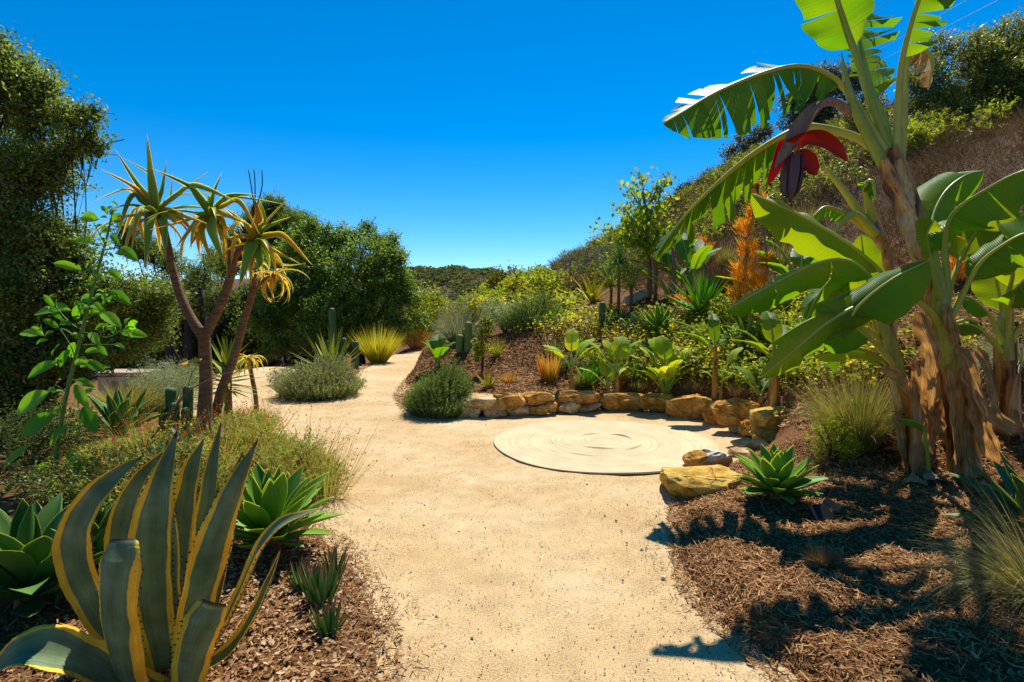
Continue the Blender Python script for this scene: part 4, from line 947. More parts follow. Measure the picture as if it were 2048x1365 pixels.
    BL(t3, [(1780, 715, 4.9), (1770, 630, 5.0), (1740, 575, 5.1), (1700, 560, 5.2), (1650, 600, 5.3), (1605, 660, 5.35)], .16, .38, (.2, -.5, .8), fold=(-.2, -.7), curl=(-.3, -.7), mat='banana_young', pet=(.022, .007), seed=81, tear=5, gapf=.08)
    BL(t3, [(1790, 735, 4.85), (1775, 660, 4.9), (1760, 610, 4.95), (1790, 560, 4.95), (1830, 540, 4.95)], .13, .45, (-.2, -.7, .6), fold=(.1, -.4), curl=(-.3, -.5), mat='banana_young', pet=(.02, .007), seed=82, tear=3, gapf=.06)
    BL(t3, [(1785, 725, 4.8), (1760, 680, 4.72), (1720, 655, 4.66), (1670, 662, 4.6), (1600, 700, 4.55), (1560, 735, 4.52)], .12, .35, (.2, -.5, .8), fold=(-.1, -.6), curl=(-.3, -.8), mat='banana', pet=(.022, .007), seed=83, tear=4, gapf=.08)
    BL(t2, [(1890, 640, 4.66), (1905, 560, 4.75), (1930, 500, 4.85), (1960, 455, 4.9), (2000, 430, 4.95), (2045, 425, 5.0)], .2, .4, (0, -.7, .6), fold=(-.2, .1), curl=(-.3, -.4), mat='banana_young', pet=(.026, .008), seed=84, tear=4, gapf=.08)
    # tattered plant behind
    b5 = P(1752, 720, 6.3); b5[2] = h1(b5[0], b5[1])
    t5 = thing('banana_plant', 'tattered thin banana plant with cut leaf stalks behind the clump', 'banana plant', b5, 'banana plants in the clump')
    pseudostem(t5, [b5-A(0, 0, .1), P(1778, 640, 6.2), P(1772, 540, 6.1), P(1755, 470, 6.0), P(1742, 430, 6.0)], [.1, .085, .075, .06, .04], 'banana_husk', 10, 3)
    for i, (pts, w, t0, tr, mt) in enumerate([([(1755, 475, 6), (1715, 420, 6), (1680, 372, 6), (1652, 340, 6), (1630, 330, 6)], .05, .8, 5, 'deadleaf'),
            ([(1748, 450, 6), (1735, 400, 5.95), (1733, 368, 5.9), (1745, 365, 5.85), (1752, 400, 5.8)], .1, .55, 6, 'banana'),
            ([(1750, 470, 6), (1710, 440, 5.95), (1680, 424, 5.9), (1650, 415, 5.85), (1625, 435, 5.8)], .12, .45, 7, 'banana'),
            ([(1752, 470, 5.95), (1712, 430, 5.9), (1690, 440, 5.85), (1665, 470, 5.8)], .05, .7, 3, 'deadleaf')]):
        BL(t5, pts, w, t0, (.2, -.5, .8), fold=(-.8, -.8), mat=mt, pet=(.05, .015), seed=50+i, tear=tr, gapf=.4)
    # right stem at the frame edge
    b4 = P(2012, 905, 4.9); b4[2] = h1(b4[0], b4[1])
    t4 = thing('banana_plant', 'young banana plant with pale petioles at the right frame edge', 'banana plant', b4, 'banana plants in the clump')
    pseudostem(t4, [b4-A(0, 0, .08), P(2012, 820, 4.9), P(2012, 740, 4.88), P(2012, 690, 4.88), P(2010, 650, 4.88)], [.10, .09, .08, .08, .055], 'banana_stem', 12, 3)
    pseudostem(t4, [P(2012, 720, 4.84), P(2010, 680, 4.84), P(2012, 640, 4.84), P(2016, 600, 4.86)], [.06, .065, .055, .03], 'banana_stem_green', 13, 0, 'upper_stem')
    BL(t4, [(2012, 690, 4.84), (2014, 600, 4.8), (2025, 545, 4.76), (2010, 490, 4.74), (1995, 440, 4.72), (1985, 400, 4.7)], .2, .4, (.0, -.9, .3), fold=(.1, .1), curl=(-.2, -.3), mat='banana_young', pet=(.03, .01), seed=41)
    BL(t4, [(2014, 690, 4.82), (2022, 610, 4.72), (2040, 570, 4.6), (2075, 545, 4.5), (2120, 550, 4.4)], .18, .4, (-.1, -.4, .9), fold=(-.4, .1), curl=(-.3, -.4), mat='banana', pet=(.03, .008), seed=42)
    BL(t4, [(2005, 690, 4.82), (1985, 640, 4.8), (1962, 612, 4.8), (1940, 596, 4.82), (1915, 592, 4.84)], .13, .5, (0, -.6, .8), fold=(-.4, .0), mat='banana', pet=(.026, .007), seed=43)
    BL(t4, [(2003, 705, 4.8), (1975, 672, 4.76), (1948, 652, 4.74), (1920, 650, 4.76), (1885, 655, 4.78)], .09, .45, (0, -.6, .8), fold=(-.4, .1), mat='banana_young', pet=(.026, .007), seed=44)
    BL(t4, [(2020, 690, 4.82), (2040, 655, 4.78), (2070, 640, 4.7), (2110, 650, 4.6)], .12, .5, (0, -.6, .8), mat='banana_young', pet=(.028, .007), seed=45)
    BL(t4, [(2008, 690, 4.9), (2000, 600, 4.98), (1990, 545, 5.04), (1985, 500, 5.1), (1978, 470, 5.14)], .24, .3, (.1, -.9, .2), fold=(.05, .05), curl=(-.2, -.2), mat='banana_young', pet=(.026, .007), seed=46)
    # hanging dead leaves
    for i, (rt, pts, w, m) in enumerate([
        (t2, [(1838, 625, 4.5), (1845, 660, 4.45), (1868, 700, 4.42), (1868, 755, 4.42), (1862, 825, 4.44)], .13, 'deadleaf'),
        (t2, [(1912, 695, 4.5), (1935, 715, 4.4), (1955, 770, 4.36), (1975, 820, 4.34), (2005, 850, 4.32), (2050, 862, 4.3)], .11, 'deadleaf'),
        (t2, [(1955, 695, 4.55), (1975, 730, 4.5), (1990, 790, 4.46), (2000, 835, 4.44), (2045, 862, 4.42)], .1, 'deadleaf'),
        (t2, [(1935, 735, 4.5), (1955, 800, 4.46), (1970, 870, 4.44), (1995, 930, 4.44)], .17, 'deadleaf'),
        (t3, [(1828, 765, 4.66), (1838, 830, 4.6), (1835, 890, 4.6), (1828, 950, 4.6)], .12, 'deadleaf'),
        (t3, [(1765, 735, 4.65), (1790, 748, 4.6), (1808, 765, 4.6), (1820, 790, 4.62)], .1, 'deadleaf'),
        (t3, [(1825, 720, 4.72), (1838, 730, 4.66), (1838, 790, 4.66), (1830, 840, 4.68)], .13, 'banana_husk'),
        (t3, [(1790, 830, 4.72), (1802, 850, 4.68), (1808, 900, 4.68), (1815, 950, 4.68)], .09, 'deadleaf'),
        (t2, [(1895, 730, 4.45), (1905, 800, 4.44), (1915, 880, 4.44), (1912, 950, 4.46)], .07, 'banana_husk'),
        (t2, [(1945, 740, 4.56), (1948, 820, 4.52), (1942, 900, 4.5), (1955, 960, 4.5)], .12, 'banana_husk'),
        (t2, [(1893, 610, 4.5), (1900, 640, 4.46), (1908, 670, 4.45), (1915, 690, 4.46)], .09, 'deadleaf'),
        (t1, [(1850, 800, 4.7), (1858, 830, 4.66), (1880, 850, 4.62), (1885, 880, 4.62)], .1, 'deadleaf'),
        (t1, [(1870, 900, 4.7), (1850, 925, 4.64), (1840, 955, 4.6)], .11, 'deadleaf'),
        (t1, [(1885, 800, 4.75), (1868, 860, 4.7), (1860, 930, 4.68)], .12, 'banana_husk'),
        (t4, [(2030, 820, 4.75), (2040, 850, 4.72), (2048, 900, 4.72)], .05, 'banana_husk'),
        (t1, [(1850, 690, 4.85), (1858, 780, 4.8), (1862, 860, 4.78)], .13, 'banana_husk')]):
        ribbon(rt, PP(pts), w, m, 'dead_leaf', 60+i)
    # litter round the feet
    for i, (px, py, lab) in enumerate([(1830, 968, 'curled pale leaf litter at the foot of the leaning banana stem'), (1975, 985, 'curled brown dead leaf beside the front banana stem'), (1868, 962, 'bleached curled leaf between the banana stems')]):
        q = G(px, py); rt = thing('dead_leaf', lab, 'dead leaf', q)
        ribbon(rt, [q+A(-.09, 0, .03), q+A(-.03, -.03, .06), q+A(.04, -.02, .03), q+A(.1, .02, .02)], .09, 'deadleaf', 'blade', 90+i, hint=(0, -.3, 1))
    # sucker shoot
    q = P(1858, 950, 4.6); q[2] = h1(q[0], q[1]); rt = thing('banana_sucker', 'thin green banana sucker between the stems', 'banana plant', q)
    banana_leaf(rt, [q, P(1852, 890, 4.58), P(1848, 860, 4.56), P(1835, 845, 4.52), P(1800, 838, 4.5)], .05, .6, (0, -.5, .8), mat='banana', pet=(.022, .006), petmat='petiole_green', seed=71)
bananas()

# ------------------------------------------------------------------ variegated agave in the left foreground
def spines(mb, p, S, N, hw, rs, step=.028, m=1):
    sl = np.concatenate([[0], np.cumsum(np.linalg.norm(np.diff(p, axis=0), axis=1))])
    for sg in (-1, 1):
        d = step
        while d < sl[-1]*.93:
            k = [np.interp(d, sl, p[:, i]) for i in range(3)]; s = A(*[np.interp(d, sl, S[:, i]) for i in range(3)])*sg; w = np.interp(d, sl, hw)
            e = A(*k)+s*w*.99; nn = A(*[np.interp(d, sl, N[:, i]) for i in range(3)]); e = e+nn*w*.25; T = nz(np.cross(s, nn)); h = rs.uniform(.007, .014)
            tp = e+s*h+T*.002; mb.add([e-T*.0055, e+T*.0055, tp+T*.0004, tp-T*.0004, e-nn*.004, e+nn*.003], [[0, 1, 2, 3], [4, 5, 2, 3]], None, .5, m)
            d += step*rs.uniform(.6, 1.6)
def big_agave():
    root_p = P(345, 1335, 2.3); root_p[2] = h1(root_p[0], root_p[1])
    root = thing('variegated_agave', 'large variegated agave with grey green leaves edged yellow in the left foreground', 'agave', root_p)
    L = [ # px path, width px, facing hint, cut
     ([(300,1330,2.28),(215,1250,2.22),(163,1160,2.16),(150,1075,2.14),(180,1005,2.16),(235,948,2.22),(287,912,2.28)], 72, (.35,-.85,.3), 0),
     ([(275,1420,2.14),(245,1320,2.02),(228,1220,1.97),(232,1130,1.97),(240,1078,2.0)], 112, (.2,.9,.1), 1),
     ([(335,1350,2.28),(312,1230,2.27),(305,1110,2.27),(322,980,2.3),(354,862,2.38)], 104, (.1,-.95,.2), 0),
     ([(325,1340,2.4),(255,1180,2.44),(240,1070,2.45),(275,965,2.47),(345,888,2.5)], 56, (.3,-.9,.2), 0),
     ([(365,1360,2.24),(388,1240,2.18),(420,1110,2.16),(465,985,2.18),(516,879,2.24)], 80, (-.35,.8,.2), 0),
     ([(375,1330,2.42),(398,1180,2.44),(415,1040,2.46),(428,930,2.48),(443,842,2.52)], 54, (-.2,-.9,.2), 0),
     ([(355,1330,2.44),(358,1150,2.5),(372,1010,2.54),(388,930,2.56),(408,878,2.58)], 62, (.0,-.95,.2), 0),
     ([(365,1450,2.1),(382,1330,2.0),(402,1260,1.96),(428,1205,1.97)], 84, (-.3,.85,.1), 1),
     ([(390,1340,2.22),(440,1270,2.14),(485,1180,2.1),(520,1100,2.1),(560,1052,2.12),(605,1030,2.14),(655,1014,2.18)], 52, (-.75,-.45,.45), 0),
     ([(400,1340,2.24),(465,1295,2.18),(515,1220,2.16),(545,1150,2.16),(563,1094,2.18)], 44, (-.7,-.5,.45), 0),
     ([(330,1400,2.2),(230,1355,2.08),(140,1312,1.98),(60,1300,1.94),(0,1335,1.94),(-25,1390,1.96)], 100, (.1,-.5,.85), 0),
     ([(362,1320,2.36),(345,1200,2.4),(338,1080,2.42),(330,960,2.44),(335,880,2.46)], 60, (0,-.95,.2), 0),
     ([(405,1320,2.46),(448,1130,2.48),(452,1030,2.48),(468,955,2.5),(487,903,2.52)], 44, (-.4,-.8,.3), 0),
     ([(395,1320,2.4),(430,1180,2.42),(462,1080,2.42),(458,1010,2.42),(470,975,2.4)], 40, (-.5,-.7,.3), 0)]
    for i, (px, w, hint, cut) in enumerate(L):
        rs = np.random.default_rng(300+i); p = cr(np.array(PP(px))-A(*root.location), 90); Ym = np.mean([q[2] for q in px]); t = np.linspace(0, 1, 90)
        hw = spx(w, Ym)*.5*(np.interp(t, [0, .2, .48, .7, .87, 1], [.8, .9, 1.0, .74, .34, .02]) if not cut else np.interp(t, [0, .3, .8, .95, 1], [.9, .95, 1, .85, .6]))
        hw = hw*.88*(1+.035*np.sin(t*19+i)+.02*np.sin(t*43+2*i)+.014*np.sin(t*150+i)*np.interp(t, [0, .15, .9, 1], [0, 1, 1, 0]))
        mb = MB(); S, N = mb.sweep(p, hw, hint, thick_profile(.2 if cut else .42, .2, 13), r=rs.random())
        spines(mb, p, S, N, hw, rs)
        o = mb.build('leaf', ['agave_var', 'agave_spine'], root)
        if i == 10: o['label'] = 'drooping bottom leaf bent towards the ground'
big_agave()

# ------------------------------------------------------------------ tree aloes on the left
def tree_aloe():
    b = G(404, 905); Y0 = b[1]; root = thing('tree_aloe', 'forked tree aloe with three drooping green and yellow heads', 'aloe', b)
    def L(p): return np.array(p)-A(*root.location)
    def limb(pts, rad, name='limb'):
        mb = MB(); mb.tube(L(PP(pts, Y0)), rad, 14, n=30); return mb.build(name, 'aloe_bark', root)
    mb = MB(); mb.tube(L([b-A(0, 0, .1)]+PP([(408, 850), (412, 760), (409, 690), (407, 655)], Y0)), [.092, .075, .062, .058, .06], 16, n=26); mb.build('trunk', 'aloe_bark', root)
    limb([(408, 675), (384, 640), (360, 590), (342, 525), (330, 470), (318, 425)], [.055, .047, .042, .038, .036, .04])
    limb([(408, 675), (436, 620), (458, 565), (466, 515), (445, 465), (424, 428)], [.05, .045, .042, .038, .034, .034])
    limb([(464, 525), (480, 500), (500, 488), (512, 478)], [.034, .03, .03, .032])
    def head(cx, cy, leaves, w0, autos=(), Yc=None):
        Yc = Yc or Y0
        for i, (mx, my, tx, ty, dm, m, wf) in enumerate(leaves):
            rs = np.random.default_rng(int(tx*7+ty))
            p0 = P(cx, cy, Yc); p1 = P(mx, my, Yc+dm*.6); p2 = P(tx, ty, Yc+dm)
            p = cr(L([p0, p0+(p1-p0)*.5+A(0, 0, .02), p1, p2]), 20); t = np.linspace(0, 1, 20)
            hint = A((cx-mx)*.01, -.8+dm*.6, .7)
            mb = MB(); mb.sweep(p, spx(w0*wf, Yc)*.5*shape_w(t, 'aloe'), hint, thick_profile(.35, .35, 7), r=rs.random()); mb.build('leaf', m, root)
        n, spread, el0, el1, ms = autos
        for i in range(n):                                        # unseen-side and dangling leaves
            a = i*2.39996+cx; f = i/n; l = spx(spread, Yc)*rng.uniform(.8, 1.15); e = math.radians(el0+(el1-el0)*f)
            R = Matrix.Rotation(a, 3, 'Z') @ Matrix.Rotation(-e, 3, 'Y'); q = leaf_curve(l, -rng.uniform(.9, 1.9), 16)@np.array(R).T+L(P(cx, cy+6+8*f, Yc))
            mb = MB(); mb.sweep(q, spx(w0*.8, Yc)*.5*shape_w(np.linspace(0, 1, 16), 'aloe'), None, thick_profile(.35, .35, 7), fixed_side=np.array(R)@A(0, -1, 0), r=rng.random())
            mb.build('leaf', ms[int(f*len(ms))], root)
    g, y, o = 'aloe_green', 'aloe_yellow', 'aloe_orange'
    head(312, 424, [(302,345,294,268,.05,g,1.2),(275,370,229,298,.1,g,1),(262,372,200,338,-.2,o,.9),(250,380,188,403,.15,y,.8),(325,380,333,320,.2,g,1),(300,350,245,315,.35,g,.7),
        (370,380,418,342,.1,g,.9),(390,372,470,402,-.25,g,1.3),(360,390,440,385,.35,g,.9),(262,395,232,478,-.3,g,1),(278,425,262,505,-.35,y,1),(268,420,242,480,.2,y,.9),(300,450,290,540,-.4,g,1.8),
        (330,450,332,515,-.4,g,1.5),(350,445,298,460,-.5,y,.9),(360,430,415,448,-.4,y,1),(365,440,420,500,-.1,y,.9),(345,440,355,500,.3,o,.7),(280,440,300,520,.2,y,.8),(340,400,345,345,.1,g,.7)],
        17, (10, 120, 35, -20, (g, y, y)))
    head(420, 428, [(430,380,444,345,0,g,.9),(375,372,302,337,-.2,g,1.2),(400,390,367,366,.2,g,.7),(460,392,512,390,-.2,g,1.1),(470,395,565,408,.1,g,.9),(480,405,520,470,-.3,y,1.1),(450,430,500,450,-.4,y,1),
        (380,440,300,460,-.35,y,.8),(385,455,352,495,-.3,y,1),(395,470,375,500,.1,y,1.1),(405,470,430,540,-.2,y,1.1),(428,470,450,530,-.45,g,1.8),(450,455,455,560,-.1,y,.9),(395,455,400,520,.2,y,1.2),(470,430,485,480,.3,o,.8),(418,395,416,390,0,g,.5)],
        16, (9, 110, 35, -30, (g, y, y)))
    head(512, 478, [(517,430,510,398,.1,o,1.5),(530,440,518,395,-.1,g,1),(545,450,582,434,0,g,1.1),(570,475,624,530,-.1,y,1.2),(545,500,600,528,-.2,y,.9),(555,420,575,398,.2,y,.7),(480,445,455,470,-.3,y,1),(470,480,462,530,-.3,o,1),
        (495,520,478,575,-.35,g,1.8),(520,530,500,545,-.3,g,1.3),(545,510,555,560,-.1,y,1),(490,450,440,408,.1,y,1.1),(565,530,610,528,.2,y,.7),(500,500,490,555,.2,y,1)],
        16, (7, 95, 30, -40, (g, y, o)))
    mb = MB()
    for pts in ([(508, 410), (502, 370), (497, 340)], [(510, 408), (510, 370), (508, 338)], [(514, 412), (524, 375), (524, 340)]): mb.tube(L(PP(pts, Y0+.1)), [.007, .006, .005], 6, n=8)
    mb.tube(L(PP([(512, 440), (506, 420), (512, 405)], Y0+.1)), [.02, .02, .012], 7, n=6); mb.build('dead_flower_stalk', 'dark_stalk', root)
    # leaning second stem with shrivelled heads
    b2 = G(428, 848); Y2 = b2[1]-.15; r2 = thing('tree_aloe', 'leaning thin aloe stem with shrivelled orange leaves behind the forked one', 'aloe', b2)
    o2 = A(*r2.location); mb = MB(); mb.tube(np.array([b2-A(0, 0, .1)]+PP([(440, 790), (468, 715), (488, 640), (505, 580), (506, 520)], Y2))-o2, [.062, .055, .05, .045, .04, .035], 12, n=26)
    mb.tube(np.array(PP([(503, 582), (520, 566), (545, 556)], Y2))-o2, [.04, .035, .03], 9, n=8); mb.build('stem', 'aloe_bark', r2)
    for cx, cy, n, s in ((548, 552, 26, 62), (505, 530, 18, 60)):
        for i in range(n):
            rs = np.random.default_rng(500+i+cx); l = spx(s, Y2)*rs.uniform(.6, 1.3); a = i*2.4; e = rs.uniform(-.5, .8)
            R = Matrix.Rotation(a, 3, 'Z') @ Matrix.Rotation(-e, 3, 'Y'); q = leaf_curve(l, -rs.uniform(1.5, 3.2), 14)@np.array(R).T+P(cx, cy, Y2)-o2
            mb = MB(); mb.sweep(q, spx(7, Y2)*.5*shape_w(np.linspace(0, 1, 14), 'aloe'), None, thick_profile(.5, .3, 5), fixed_side=np.array(R)@A(0, -1, 0), r=rs.random()); mb.build('leaf', 'aloe_orange' if cx > 520 or i % 2 else 'aloe_yellow', r2)
tree_aloe()

# ------------------------------------------------------------------ broad-leaved weed with tall stem
def tall_weed():
    b = G(100, 985); Y = b[1]; root = thing('tall_weed', 'tall green stemmed plant with broad oval leaves at the left', 'plant', b); o0 = A(*b)
    stem = [(100,985),(108,940),(118,870),(133,790),(150,720),(165,660),(180,600),(196,540),(210,490),(222,440),(226,420)]
    mb = MB(); mb.tube(np.array([b-A(0, 0, .05)]+PP(stem[1:], Y))-o0, [.017, .016, .014, .012, .009, .005], 9, n=36); mb.build('stem', 'stem_green', root)
    br = [[(165,660),(145,650),(120,625),(112,612)],[(160,680),(130,660),(105,655)],[(172,640),(190,628),(205,625)],[(168,665),(215,675),(245,660),(258,658)],[(150,715),(140,690),(118,655)],[(210,490),(200,470),(190,450)],[(190,560),(205,545),(225,545)],[(165,690),(190,690),(230,690)],[(135,785),(110,770)],[(140,760),(165,760)]]
    for q in br:
        mb = MB(); mb.tube(np.array(PP(q, Y))-o0, [.006, .004, .003], 5, n=8); mb.build('branch', 'stem_green', root)
    lv = [(160,540,106,527),(193,490,143,480),(198,440,161,435),(216,427,201,413),(220,470,240,492),(243,497,277,523),(190,545,212,565),(215,540,244,560),(193,575,168,572),(220,582,262,610),(108,613,86,590),(138,617,68,630),(165,630,152,600),(203,625,243,655),(118,655,85,640),
      (75,672,40,667),(240,665,296,674),(262,660,276,644),(222,650,228,668),(180,665,200,692),(150,685,145,716),(228,690,250,696),(115,725,55,757),(98,785,32,830),(110,830,42,872),(150,770,178,817),(165,815,195,866),(140,905,178,956),(60,890,5,940),(100,925,60,962),(135,850,100,892),(185,740,222,735),
      (220,430,236,418),(205,450,190,462),(225,440,246,432),(215,455,200,475),(232,505,246,512),(228,515,215,508),(100,600,112,588),(96,680,72,690),(120,690,105,712),(190,660,215,650),(195,690,215,712),(250,650,262,636),(262,668,280,660),(160,735,190,722),(170,705,205,702),(175,725,210,745),(140,700,120,735),(88,672,62,655),(150,640,165,610),(205,610,225,596),(205,600,214,588),(125,640,100,620),(150,760,190,775),(165,790,195,780)]
    r0 = np.random.default_rng(5)
    for k in range(70):                                           # the small leaves in the axils
        b0 = lv[int(r0.integers(0, 28))] if k < 45 else stem[int(r0.integers(4, 11))]+(0, 0)
        bx, by = b0[0]+r0.uniform(-12, 12), b0[1]+r0.uniform(-12, 12); an = r0.uniform(0, 2*math.pi); l = r0.uniform(12, 26); lv.append((bx, by, bx+math.cos(an)*l*1.1, by+math.sin(an)*l*.6))
    for i, (bx, by, tx, ty) in enumerate(lv):
        rs = np.random.default_rng(800+i); dy = rs.uniform(-.12, .12); p0 = P(bx, by, Y+dy*.3); p1 = P(tx, ty, Y+dy); mid = (p0+p1)/2+A(0, -.01, .012)
        p = cr(np.array([p0, mid, p1])-o0, 12); w = np.linalg.norm(p1-p0)*rs.uniform(.17, .25)
        mb = MB(); mb.sweep(p, w*shape_w(np.linspace(0, 1, 12), 'oval'), A(rs.normal(0, .35), -.75, rs.uniform(.2, .9)), [(a, .25*abs(a)**1.4, (a+1)/2) for a in (-1, -.6, -.25, 0, .25, .6, 1)], r=rs.random()); mb.build('leaf', 'nico', root)
tall_weed()

# ------------------------------------------------------------------ trees
def foot(px, Y, py=650):
    p = P(px, py, Y); return onground(p[0], p[1])
tree('oak_tree', 'big dark oak reaching into the sky at the left edge', [(0,185,9,95),(-10,110,9,50),(45,160,9,45),(95,190,9,40),(75,245,9.2,68),(140,245,8.8,45),(180,228,8.8,22),(165,280,8.9,30),(190,300,8.9,16),(-40,330,9.2,130),(75,330,9,80),(130,310,9.1,45),(30,450,9,110),(130,500,9.3,85),(60,580,8.8,110),(180,580,9.2,75),(250,600,9.6,70),(310,600,9.9,55),(30,700,8.9,110),(150,690,9.2,80),(240,690,9.6,55),(310,660,10,50),(-60,820,8.6,120),(60,800,9.2,70),(-60,520,9.2,130)],
     foot(60, 9.6), leaf=.062, mat='oak', dens=760, per=16, trunk_r=.16, slen=.34, bot=-1)
tree('oak_tree', 'dense green oak with spreading crown left of the far path', [(640,500,21,62),(700,560,20,85),(765,545,20.5,62),(790,590,20.5,52),(620,580,20,80),(560,590,20,75),(770,500,21,30),(745,480,21,26),(690,490,21,40),(590,520,21,60),(660,465,21,20),(715,470,21,18),(810,560,20.5,24),(825,600,20.5,26),(780,478,21,16),(735,455,21,14),(620,455,21,24),(800,520,20.5,22),(835,640,20.5,24),(540,640,19.5,60),(640,650,19,62),(720,640,19.5,60),(800,640,20,42),(560,680,19,40)],
     foot(716, 19.5), leaf=.09, mat='oak_green', dens=330, per=15, trunk_r=.24, slen=.5, bark='bark_dark', bot=-1)
tree('pine_tree', 'bushy pine rising behind the tree aloe', [(560,450,29,50),(600,470,29,50),(520,450,29,50),(545,420,29,28),(500,500,29,55),(580,520,29,60),(450,520,29,42),(640,520,29,40)],
     foot(560, 29), leaf=.24, mat='pine', dens=300, per=16, trunk_r=.2, slen=.7, ratio=.14, up=1.1, cat='tree')
tree('pine_tree', 'thin dark pine with gaps behind the aloe heads', [(340,530,22,42),(400,560,22,40),(300,500,22,40),(380,610,22,45),(440,600,22,38),(330,590,22,45),(260,470,22,40)],
     foot(395, 22), leaf=.2, mat='pine', dens=230, per=14, trunk_r=.16, slen=.6, ratio=.14, up=.6, bark='bark_dark', shell=.3)
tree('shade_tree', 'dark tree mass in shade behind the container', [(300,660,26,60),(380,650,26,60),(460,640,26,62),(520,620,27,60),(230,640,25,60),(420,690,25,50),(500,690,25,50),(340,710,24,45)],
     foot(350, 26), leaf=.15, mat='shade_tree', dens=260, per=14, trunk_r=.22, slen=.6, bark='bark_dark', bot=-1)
for px, Y, lab in ((333, 17, 'slender dark trunk in the shade left of the aloe'), (372, 17.5, 'straight dark trunk in the shade behind the aloe fork'), (402, 18, 'thin dark trunk showing between the aloe limbs')):
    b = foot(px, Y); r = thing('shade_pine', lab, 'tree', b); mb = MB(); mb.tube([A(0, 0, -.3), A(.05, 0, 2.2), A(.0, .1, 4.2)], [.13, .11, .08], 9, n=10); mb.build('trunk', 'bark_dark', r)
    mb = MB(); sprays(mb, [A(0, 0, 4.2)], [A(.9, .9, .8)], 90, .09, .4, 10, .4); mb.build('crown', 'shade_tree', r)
def hill_trees():
    D = [('hill_shrub', 'huge dark green shrub tree at the top right of the hill', [(1850,175,22,62),(1930,115,22.5,78),(2020,85,23,75),(1985,190,22,80),(1885,225,21.5,55),(2060,190,22,80),(1820,230,22,38),(1830,258,21,34),(1900,265,21,40),(1965,245,21,55),(2045,240,21,55),(2080,90,23,70)], 'dark_shrub', .11, 330, 'shrub'),
     ('eucalyptus', 'grey hazy eucalyptus behind the banana flower', [(1640,160,36,42),(1605,205,36,36),(1690,170,36,46),(1650,235,36,46),(1730,220,36,40),(1590,240,36,30)], 'euc', .17, 170, 'tree'),
     ('hill_shrub', 'yellow green shrub right of the red bracts', [(1720,250,24,44),(1690,290,24,40),(1740,300,23.5,38),(1655,300,24,34)], 'olive_shrub', .11, 260, 'shrub'),
     ('hill_shrub', 'dark green bush below the red bracts', [(1600,340,22,46),(1650,370,22,42),(1560,370,22,38),(1690,380,21,34)], 'dark_shrub', .1, 280, 'shrub'),
     ('hill_shrub', 'bright green sapling bush on the slope beside the tall banana stem', [(1850,270,18,24),(1835,290,18,20),(1815,265,18.5,16)], 'bright_shrub', .09, 260, 'shrub'),
     ('hill_shrub', 'olive bush on the skyline left of the long banana leaf', [(1420,370,31,34),(1450,345,31,30),(1390,400,31,30)], 'olive_shrub', .13, 230, 'shrub'),
     ('hill_shrub', 'bluish bush on the skyline above the long banana leaf', [(1490,290,33,30),(1515,270,33,26),(1465,310,33,24)], 'euc', .14, 200, 'shrub'),
     ('hill_shrub', 'olive bush spilling down the slope behind the slender tree', [(1350,410,30,36),(1330,440,29,38),(1380,430,29,34),(1410,450,28,30)], 'olive_shrub', .13, 240, 'shrub'),
     ('hill_shrub', 'small blue green bush on the skyline right of the slender tree', [(1362,385,34,15),(1375,378,34,12)], 'euc', .12, 200, 'shrub'),
     ('hill_shrub', 'round dark bush on the skyline left of the slender tree', [(1195,498,34,26),(1215,505,34,24),(1185,515,34,20)], 'dark_shrub', .15, 260, 'shrub'),
     ('hill_shrub', 'olive bush under the slender tree crown', [(1260,465,33,34),(1240,490,32,28),(1290,470,32,30)], 'olive_shrub', .14, 230, 'shrub'),
     ('hill_shrub', 'low bush on the skyline left of the round dark one', [(1150,528,40,18),(1135,535,40,16),(1165,530,40,16)], 'olive_shrub', .16, 230, 'shrub'),
     ('pine_tree', 'small dark pines on the far ridge', [(1078,552,60,13),(1090,550,60,12),(1062,556,60,10)], 'pine', .3, 200, 'tree'),
     ('hill_shrub', 'yellow green bush on the slope left of the orange pencil plant', [(1450,470,20,30),(1420,480,20,24),(1475,478,20,20)], 'olive_shrub', .08, 230, 'shrub'),
     ('hill_shrub', 'green bush right behind the orange pencil plant', [(1545,450,17,32),(1560,490,16,34),(1535,410,17.5,26)], 'dark_shrub', .075, 280, 'shrub'),
     ('hill_shrub', 'dark bush at the right frame edge behind the bananas', [(2060,470,12,40),(2070,510,12,36),(2030,520,12,20)], 'dark_shrub', .06, 280, 'shrub'),
     ('hill_shrub', 'round green tree on the far ridge above the yellow shrubs', [(985,582,55,15),(1000,588,55,17),(970,590,55,14)], 'bright_shrub', .28, 200, 'tree')]
    for nm, lab, lobes, mat, leaf, dens, cat in D:
        cx = np.mean([l[0] for l in lobes]); Y = np.mean([l[2] for l in lobes])
        tree(nm, lab, lobes, foot(cx, Y), leaf=leaf, mat=mat, dens=dens*.8, per=13, trunk_r=.1, slen=leaf*4.5, cat=cat, limbs=len(lobes) > 3, bot=-1)
hill_trees()
